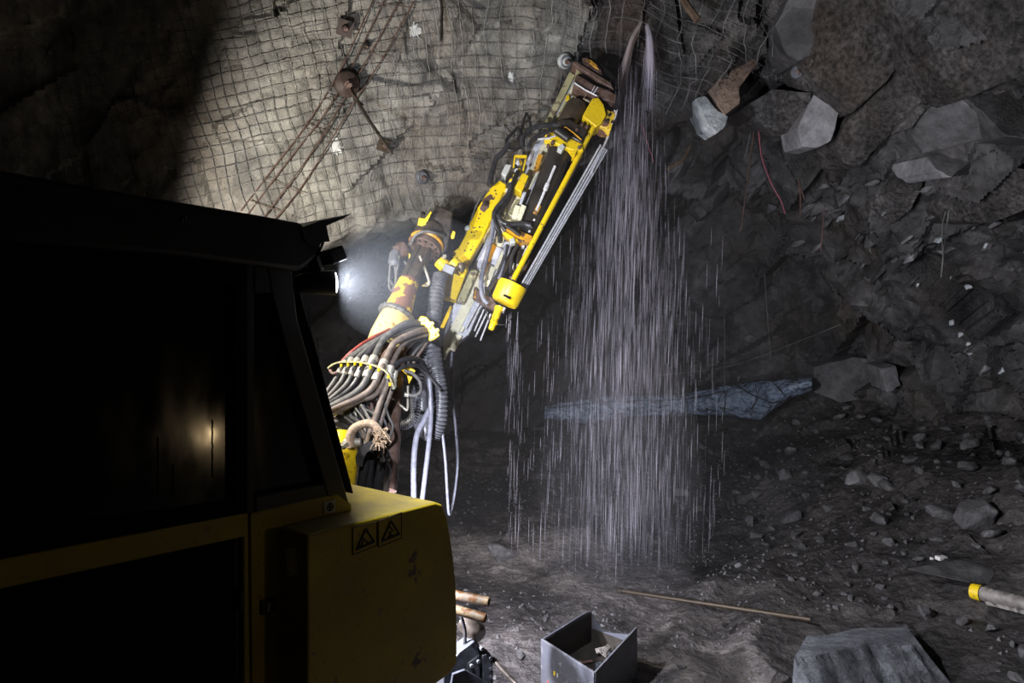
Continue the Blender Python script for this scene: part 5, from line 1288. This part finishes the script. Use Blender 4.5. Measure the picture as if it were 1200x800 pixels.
part(MB().bar(bB + Vector((.0, -.01, top - .03)), bB + Vector((0, -.01, gz + .06)), .012, .012, up=(1, 0, 0)), 'corner_weld', 'rust', binr)
part(MB().bar(bD + Vector((0, 0, top)), bC + Vector((0, 0, top)), .006, .009), 'rim_edge', 'steel_grey', binr)
part(MB().bar(bA + Vector((0, 0, top)), bD + Vector((0, 0, top)), .006, .007), 'rim_edge', 'steel_grey', binr)
sc = MB(); ndir = (bD - bA).normalized(); nn = Vector((ndir.y, -ndir.x, 0)) * -1
for t, z, m in ((.28, .22, 0), (.34, .22, 1), (.15, .12, 2), (.62, .2, 1), (.1, .07, 1)):
    c = bA.lerp(bD, t) + Vector((0, 0, gz + z)) + Vector((-ndir.y, ndir.x, 0)) * (-0.0) 
    n_ = Vector((ndir.y, -ndir.x, 0)); n_ = n_ if n_.dot(-c) > 0 else -n_
    sc.box(c + n_ * .009, ndir * .008, Vector((0, 0, .014)), n_ * .002, m)
part(sc, 'paint_flecks', ['yellow', 'label_white', 'hose_red'], binr)
rr = random.Random(4)
JUNK = [(0.66, 5.12, 'steel_nut', 'bright round nut lying in the steel bin', 'nut'), (0.78, 5.22, 'steel_plate_scrap', 'small crumpled bright metal scrap in the steel bin', 'scrap'), (0.56, 5.20, 'bolt_piece', 'rusty bolt piece lying across the bottom of the steel bin', 'bolt'),
        (0.64, 5.02, 'bolt_piece', 'second short rusty bolt in the bin near its front corner', 'bolt'), (0.72, 5.36, 'rag', 'pale lump against the far side inside the steel bin', 'rag')]
for k, (x, y, nm, lab, cat) in enumerate(JUNK):
    mb = MB(); c = Vector((x, y, gz + .167))
    if nm == 'steel_nut': mb.lathe(c, c + Vector((0, 0, .04)), [(0, .035), (1, .035), (1, .018), (.3, .018)], 6)
    elif nm == 'bolt_piece':
        a = Vector((.05, .02 if k == 2 else -.03, 0)); mb.lathe(c + Vector((0, 0, .014)) - a, c + Vector((0, 0, .014)) + a, [(0, .022), (.12, .022), (.13, .012), (1, .012)], 8)
    else:
        for _ in range(7):
            a = rr.uniform(0, PI); mb.box(c + Vector((rr.uniform(-.03, .03), rr.uniform(-.03, .03), .02 + rr.uniform(0, .03))), Vector((math.cos(a) * .04, math.sin(a) * .04, rr.uniform(-.01, .01))), Vector((-math.sin(a) * .015, math.cos(a) * .015, .01)), Vector((0, 0, .004)))
    tag(mb.build(nm, {'bolt_piece': 'rust', 'rag': 'sleeve'}.get(nm, 'steel_grey'), None), lab, cat)

# drill steel lying in the mud
a, b = on_floor(724, 699), on_floor(950, 736)
dp = MB(); pts = []
for k in range(13):
    q = a.lerp(b, k / 12); pts.append(Vector((q.x, q.y, max(a.z + (b.z - a.z) * k / 12, floor_z(q.x, q.y) - 0.0) + 0.03)))
zs = [p.z for p in pts]
pts = [Vector((p.x, p.y, zs[0] + (zs[-1] - zs[0]) * i / 12 + 0.035)) for i, p in enumerate(pts)]
steel_t = thing('drill_steel', pts[0], 'long brown drill steel lying across the mud behind the bin', 'rod')
part(MB().tube(pts, 0.021, 10), 'rod', 'rod_brown', steel_t)
part(MB().lathe(pts[0] - (pts[1] - pts[0]) * 0.1, pts[0] + (pts[1] - pts[0]) * .35, [(0, .024), (.3, .03), (.9, .03), (1, .021)], 12), 'coupling', 'steel_dark', steel_t)
# pipe with yellow end cap
a, b = on_floor(1139, 703), on_floor(1215, 722)
za = floor_z(a.x, a.y) + 0.07
pa = Vector((a.x, a.y, za)); pb_ = Vector((b.x, b.y, floor_z(b.x, b.y) + 0.07))
cap = thing('sleeved_pipe', pa, 'muddy grey sleeved tube with a bright yellow end, lying on the muck at right', 'tube')
d = (pb_ - pa)
part(MB().tube([pa + d * t for t in np.linspace(.12, 1, 22)], [0.058 + 0.014 * mnoise.noise(Vector((t * 1.1, 0, 0))) for t in range(22)], 16), 'sleeve', 'sleeve', cap)
part(MB().lathe(pa, pa + d * .16, [(0, .045), (.04, .062), (1, .066)], 20), 'yellow_end', 'yellow', cap)
rg = MB()
for k in range(6):
    c = pa + d * (.22 + .12 * k) + Vector((0, -.05, -.035)); rg.box(c, d.normalized() * .045, Vector((0, -.03, -.025)), Vector((0, .004, .006)))
part(rg, 'torn_edge', 'sleeve', cap)
# white scrap
q = on_floor(1103, 656); z = floor_z(q.x, q.y)
ws = MB().box(q + Vector((0, 0, .02)), Vector((.045, .01, 0)), Vector((-.006, .03, 0)), Vector((0, 0, .018)))
tag(ws.build('white_scrap', 'white_scrap', None, bevel=.005), 'small bright white scrap on the dark muck at right', 'scrap')
q = on_floor(1092, 656)
tag(MB().box(q + Vector((0, 0, .015)), Vector((.014, 0, 0)), Vector((0, .012, 0)), Vector((0, 0, .012))).build('white_scrap', 'white_scrap', None, bevel=.003), 'tiny white fragment just left of the bright white scrap', 'scrap')

# big wet slab bottom right
def put_rock(px, py, dims, rot, mat, seed, label, name='boulder', sink=0.3, n=18, rough=.05, sub=2):
    q = on_floor(px, py); me = facet_rock(seed, dims, n, sub, rough); me.materials.append(M[mat])
    o = bpy.data.objects.new(name, me); COL.objects.link(o); o.location = (q.x, q.y, q.z + dims[2] * (1 - sink) * 0.6); o.rotation_euler = rot
    return tag(o, label, 'rock')
SL = [(928, 762), (948, 744), (990, 738), (1026, 731), (1056, 733), (1078, 752), (1094, 775), (1098, 800), (1080, 822), (1000, 830), (985, 806), (972, 778), (953, 778)]
TOPE = [(930, 760), (948, 745), (990, 738), (1026, 731), (1056, 733), (1060, 748), (1020, 752), (985, 757), (950, 770)]
sq = on_floor(1010, 812)
ztop = sq.z + 0.34
def at_z(px, py, z):
    Y = (CAMZ - z) * FPX / (py - 400); return P(px, py, Y)
NR = 22
left_top, right_top = (938, 760), (1060, 737)
grid = np.zeros((18, 40, 3))
for j in range(40):
    u = j / 39
    tb = Vector(at_z(946 + (1062 - 946) * u, 744 - 12 * u + 2 * math.sin(u * 9), ztop - 0.03))      # far edge
    tf = Vector(at_z(930 + (1078 - 930) * u, 768 - 16 * u + 3 * math.sin(u * 7 + 1), ztop + 0.02 * math.sin(u * 5)))   # near edge
    bf = Vector((tf.x + 0.10 + 0.10 * u, tf.y - 0.42, sq.z - 0.06))                                              # foot
    for i in range(18):
        v = i / 17
        if v < .35: p = tb.lerp(tf, v / .35)
        else: p = tf.lerp(bf, (v - .35) / .65)
        amp = 0.05 if v >= .35 else 0.012
        w = mnoise.noise(Vector((u * 9 + v * 2.0, v * 1.2, 3))) + .5 * mnoise.noise(Vector((u * 22 + v * 4, v * 3, 8)))
        p = p + Vector((0, -1, .5)) * amp * w
        grid[i, j] = p
skirt = grid[-1].copy(); skirt[:, 2] -= .05
backr = grid[0].copy(); backr[:, 2] = sq.z - .1; backr[:, 1] += .05
G = np.concatenate([backr[None], grid, skirt[None]], 0)
# close the two ends by pulling them into the ground
l_ = G[:, 0].copy(); l_[:, 2] = sq.z - .1; l_[:, 0] -= .03
r_ = G[:, -1].copy(); r_[:, 2] = sq.z - .1; r_[:, 0] += .04
G = np.concatenate([l_[:, None], G, r_[:, None]], 1)
o = grid_mesh('boulder', G, 'rock_wet', None, angle=30)
tag(o, 'large wet flat-topped slab with rippled shiny front, at the bottom edge', 'rock')
put_rock(912, 806, (.15, .12, .15), (0.1, .2, .5), 'mud', 503, 'muddy lump leaning against the left end of the wet slab', 'boulder')
put_rock(588, 652, (.30, .14, .14), (0.1, .25, .7), 'rock_loose', 504, 'dark upright block on the mud just right of the yellow box front', 'boulder')
put_rock(800, 580, (.16, .12, .08), (.2, .1, .3), 'rock_loose', 505, 'pale rock at the foot of the muck behind the falling water', 'boulder')
put_rock(1145, 610, (.30, .2, .15), (.1, -.3, .3), 'rock_loose', 506, 'broad pale grey block on the muck slope at the right edge', 'boulder')
put_rock(1105, 605, (.20, .12, .09), (.3, .3, -.2), 'rock_loose', 507, 'flat tilted slab left of the broad block on the muck slope', 'boulder')
put_rock(1004, 564, (.22, .14, .11), (.2, -.2, .5), 'rock_pale', 508, 'pale wedge-shaped rock in the middle of the muck slope', 'boulder')
put_rock(1032, 568, (.20, .14, .12), (.1, .4, .1), 'rock_loose', 509, 'white-streaked rock right of the pale wedge on the muck slope', 'boulder')
put_rock(920, 560, (.12, .08, .12), (.2, .4, .1), 'rock_loose', 510, 'upright narrow rock on the left part of the muck slope', 'boulder')
put_rock(1130, 680, (.55, .30, .12), (.05, .12, -.1), 'rock_loose', 511, 'long low rock ledge behind the yellow-ended tube', 'boulder')
put_rock(865, 664, (.05, .03, .04), (.1, .1, .5), 'rock_pale', 512, 'small pale stone on the muddy berm right of the water', 'stone')
put_rock(1085, 722, (.16, .09, .07), (.1, .3, .6), 'rock_loose', 513, 'pointed rock between the wet slab and the yellow-ended tube', 'boulder')

# loose rocks: eight shapes, copied about
shapes = [facet_rock(700 + k, (1, random.uniform(.65, .9), random.uniform(.45, .7)), 14, 1, .05) for k in range(8)]
for me in shapes: me.materials.append(M['rock_loose'])
placed = [(o.location.x, o.location.y, max(o.dimensions) * .55) for o in SC.objects if o.name.startswith(('boulder', 'stone')) and o.location.length > 0] + [(0.6, 5.1, .5), (2.75, 5.3, .75)]
for t in np.linspace(0, 1, 14): placed.append((pts[0].x * (1 - t) + pts[-1].x * t, pts[0].y * (1 - t) + pts[-1].y * t, .12))
for t in np.linspace(0, 1.2, 8): placed.append((pa.x + d.x * t, pa.y + d.y * t, .16))
ZONES = [('far right muck slope', 135, (880, 1230), (470, 645), (.035, .17), 'angular grey rock on the muck slope below the right wall', 'loose rocks on the right muck slope'),
         ('back muck', 55, (560, 930), (500, 600), (.04, .14), 'broken rock on the dark muck under the blue sheet', 'loose rocks under the blue sheet'),
         ('floor', 60, (560, 900), (600, 795), (.015, .06), 'small stone pressed into the open mud floor', 'stones on the mud floor'),
         ('right floor', 42, (900, 1230), (640, 800), (.02, .10), 'dark stone on the floor beside the wet slab and the tube', 'stones on the right floor')]
for zname, cnt, xr, yr, sr, lab, grp in ZONES:
    k = tries = 0
    while k < cnt and tries < cnt * 12:
        tries += 1
        px, py = random.uniform(*xr), random.uniform(*yr)
        q = on_floor(px, py)
        if q.y > 12.9 or abs(q.z - floor_z(q.x, q.y)) > .08: continue
        s = sr[0] + (sr[1] - sr[0]) * random.random() ** 2
        if any((q.x - a_) ** 2 + (q.y - b_) ** 2 < (s * 1.1 + c_) ** 2 for a_, b_, c_ in placed): continue
        placed.append((q.x, q.y, s * 1.1))
        o = bpy.data.objects.new('loose_rock', shapes[random.randrange(8)]); COL.objects.link(o)
        o.location = (q.x, q.y, floor_z(q.x, q.y) + s * .22); o.scale = (s, s, s); o.rotation_euler = (random.uniform(-.5, .5), random.uniform(-.5, .5), random.uniform(0, 6.28))
        tag(o, lab, 'rock', grp); k += 1
# gravel nobody could count
gv = MB(); rr = random.Random(77)
for _ in range(4200):
    x, y = rr.uniform(-1.2, 6.4), rr.uniform(4.6, 12.6)
    s = rr.uniform(.008, .03); z = floor_z(x, y) if False else None
    gv.v.append(Vector((x, y, s)))
P3 = np.array([v[:] for v in gv.v]); zz = floor_arr(P3[:, 0][None], P3[:, 1][None])[0]
vs_, fs_ = [], []
for (x, y, s), z in zip(P3, zz):
    if x > 5.4 or any((x - a_) ** 2 + (y - b_) ** 2 < (c_ + .03) ** 2 for a_, b_, c_ in placed): continue
    b = len(vs_); a = rr.uniform(0, 6.28)
    for k in range(4):
        an = a + k * PI / 2 + rr.uniform(-.3, .3); vs_.append(Vector((x + math.cos(an) * s * rr.uniform(.7, 1.3), y + math.sin(an) * s * rr.uniform(.7, 1.3), z - .01 + rr.uniform(0, .4) * s)))
    vs_.append(Vector((x + rr.uniform(-.3, .3) * s, y + rr.uniform(-.3, .3) * s, z + s * rr.uniform(.5, 1.0))))
    fs_ += [(b, b + 1, b + 4), (b + 1, b + 2, b + 4), (b + 2, b + 3, b + 4), (b + 3, b, b + 4)]
gv = MB(); gv.add(vs_, fs_)
tag(gv.build('gravel', 'rock_loose', None, smooth=False), 'scatter of fine gravel and chips over the muddy floor', 'gravel', kind='stuff')

# ================================================================== WATER
WY0 = 7.35
wj = MB(); rr = random.Random(21)
LEFTJ = [(751, 27), (741, 45), (736, 62), (731, 82), (726, 100), (721, 118)]
RIGHTJ = [(757, 29), (760, 42), (761, 60), (761, 80), (760, 102), (759, 128)]
for jet, cnt, spread in ((LEFTJ, 90, 4.6), (RIGHTJ, 80, 6.0)):
    for k in range(cnt):
        ox, oy, od = rr.gauss(0, spread * .5), rr.uniform(-3, 3), rr.gauss(0, .06)
        a = rr.randrange(0, 3); bnd = rr.randrange(3, 6)
        pts_ = [P(x + ox * (0.45 + 0.2 * i), y + oy, WY0 + od - .05) for i, (x, y) in enumerate(jet)][a:bnd + 1]
        if len(pts_) < 3: continue
        mi_ = 0 if jet is LEFTJ and rr.random() < .8 else 1; path = curve(pts_, 4); n_ = len(path); r_ = rr.uniform(.0012, .0042)
        wj.tube(path, [max(.0012, r_ * math.sin(PI * (.1 + .85 * i / (n_ - 1)))) for i in range(n_)], 5, mi_)
tag(wj.build('water_jet', ['water_mud', 'water'], None), 'muddy water spurting out of the drill hole in the roof', 'water', kind='stuff')
wf = MB()
def drop(px, py, L, r, Y, lean):
    a, b = P(px, py, Y), P(px + lean * L, py + L, Y)
    mid = a.lerp(b, .6)
    wf.tube([a, a.lerp(b, .3), mid, b], [r * .3, r * .8, r, r * .25], 4, caps=True)
for k in range(3600):
    py = 70 + 560 * rr.random() ** 0.85
    t = (py - 70) / 560
    c = 735 - 4 * t; half = 22 + 32 * min(1, t * 2.2) + 22 * t
    g = rr.gauss(0, .52)
    px = c + half * g
    if not (-1.5 < g < 1.7): continue
    Y = WY0 + rr.gauss(0, .25 + .25 * t)
    zf = floor_z((px - 600) / FPX * Y, Y)
    L = rr.uniform(14, 60)
    if CAMZ - (py + L - 400) / FPX * Y < zf + .02: continue
    drop(px, py, L, .0006 + .0017 * rr.random() ** 5, Y, -.02 - .05 * (.5 - g * .4) * (1 - t))
for k in range(210):     # drips from the feed and a sparse veil either side
    px = rr.choice([rr.uniform(585, 660), rr.gauss(602, 5), rr.uniform(780, 850), rr.uniform(640, 700)]); py = rr.uniform(365, 620) if px < 640 else rr.uniform(250, 600)
    drop(px, py, rr.uniform(10, 45), .0010 + .0014 * rr.random() ** 3, rr.uniform(6.6, 7.4), -.03)
for x, y0, y1, r in ((597, 367, 400, .005), (599, 366, 392, .004), (607, 365, 398, .006), (594, 368, 384, .004), (606, 396, 440, .003), (603, 400, 470, .0022)):
    drop(x, y0, y1 - y0, r, 6.55, -.06)
tag(wf.build('falling_water', 'water', None, recalc=False), 'curtain of water streaks falling from the roof to the mud', 'water', kind='stuff')

# ================================================================== HAZE
def ell(name, c, rad, mat, label):
    bm = bmesh.new(); bmesh.ops.create_icosphere(bm, subdivisions=3, radius=1)
    for v in bm.verts: v.co = Vector((v.co.x * rad[0], v.co.y * rad[1], v.co.z * rad[2]))
    me = bpy.data.meshes.new(name); bm.to_mesh(me); bm.free(); me.materials.append(mat)
    o = bpy.data.objects.new(name, me); COL.objects.link(o); o.location = c
    return tag(o, label, 'haze', kind='stuff')
ell('drill_mist', (0.6, 8.0, 2.6), (3.0, 3.4, 3.6), haze_mat('mist', 0.009, (0.95, 0.92, 0.92)), 'thin mist hanging round the boom, the feed and the falling water')
ell('lamp_mist', LAMP1 + D1 * 0.42 + Vector((0, .1, 0)), (0.50, 0.45, 0.36), haze_mat('lamp mist', 0.007, (0.9, 0.94, 1.0), 0.0), 'glowing mist in front of the lit cab lamp')
ell('spray_mist', (1.15, WY0, 1.1), (0.9, 0.8, 1.9), haze_mat('spray', 0.055, (0.95, 0.93, 1.0), 0.0), 'fine spray around the lower half of the falling water')

# ================================================================== LIGHT, CAMERA
def area(name, loc, dr_, size, power, col):
    L = bpy.data.lights.new(name, 'AREA'); L.shape = 'DISK'; L.size = size; L.energy = power; L.color = col
    o = bpy.data.objects.new(name, L); COL.objects.link(o); o.location = loc; o.rotation_euler = Vector(dr_).to_track_quat('-Z', 'Y').to_euler()
    return o
def spot(name, loc, dr_, ang, blend, power, col, r=.04):
    L = bpy.data.lights.new(name, 'SPOT'); L.spot_size = math.radians(ang); L.spot_blend = blend; L.energy = power; L.color = col; L.shadow_soft_size = r
    o = bpy.data.objects.new(name, L); COL.objects.link(o); o.location = loc; o.rotation_euler = Vector(dr_).to_track_quat('-Z', 'Y').to_euler()
    return o
area('lamp_light', LAMP1 + D1 * .016, D1, .10, 225, (0.86, 0.90, 1.0))
spot('lamp_light', LAMP3 + D3 * .05, D3, 156, .32, 330, (1.0, 0.94, 0.84))
area('lamp_light', LAMP4 + D4 * .016, D4, .09, 130, (0.90, 0.90, 1.0))
# unseen warm lamp out of frame on the right, mirrored in the door window
wl = bpy.data.lights.new('portable_lamp', 'POINT'); wl.energy = 8; wl.color = (1.0, .70, .38); wl.shadow_soft_size = .07
o = bpy.data.objects.new('portable_lamp', wl); COL.objects.link(o); o.location = (3.1, 2.0, 1.62)

w = bpy.data.worlds.new('mine'); SC.world = w; w.use_nodes = True
w.node_tree.nodes['Background'].inputs[0].default_value = (0.55, 0.62, 0.85, 1); w.node_tree.nodes['Background'].inputs[1].default_value = 0.004

cd = bpy.data.cameras.new('camera'); cam_o = bpy.data.objects.new('camera', cd); COL.objects.link(cam_o)
cd.lens = 24; cd.sensor_width = 36; cd.clip_start = .05; cd.clip_end = 100
cam_o.location = (0, 0, CAMZ); cam_o.rotation_euler = (PI / 2, 0, 0)
SC.camera = cam_o
vs = SC.view_settings
SC.display_settings.display_device = 'sRGB'
vs.view_transform = 'Standard'; vs.look = 'None'; vs.exposure = 0.0; vs.gamma = 1.0; vs.use_curve_mapping = False
SC.cycles.use_denoising = True
SC.cycles.max_bounces = 6; SC.cycles.transparent_max_bounces = 32; SC.cycles.volume_bounces = 0
SC.cycles.sample_clamp_indirect = 4
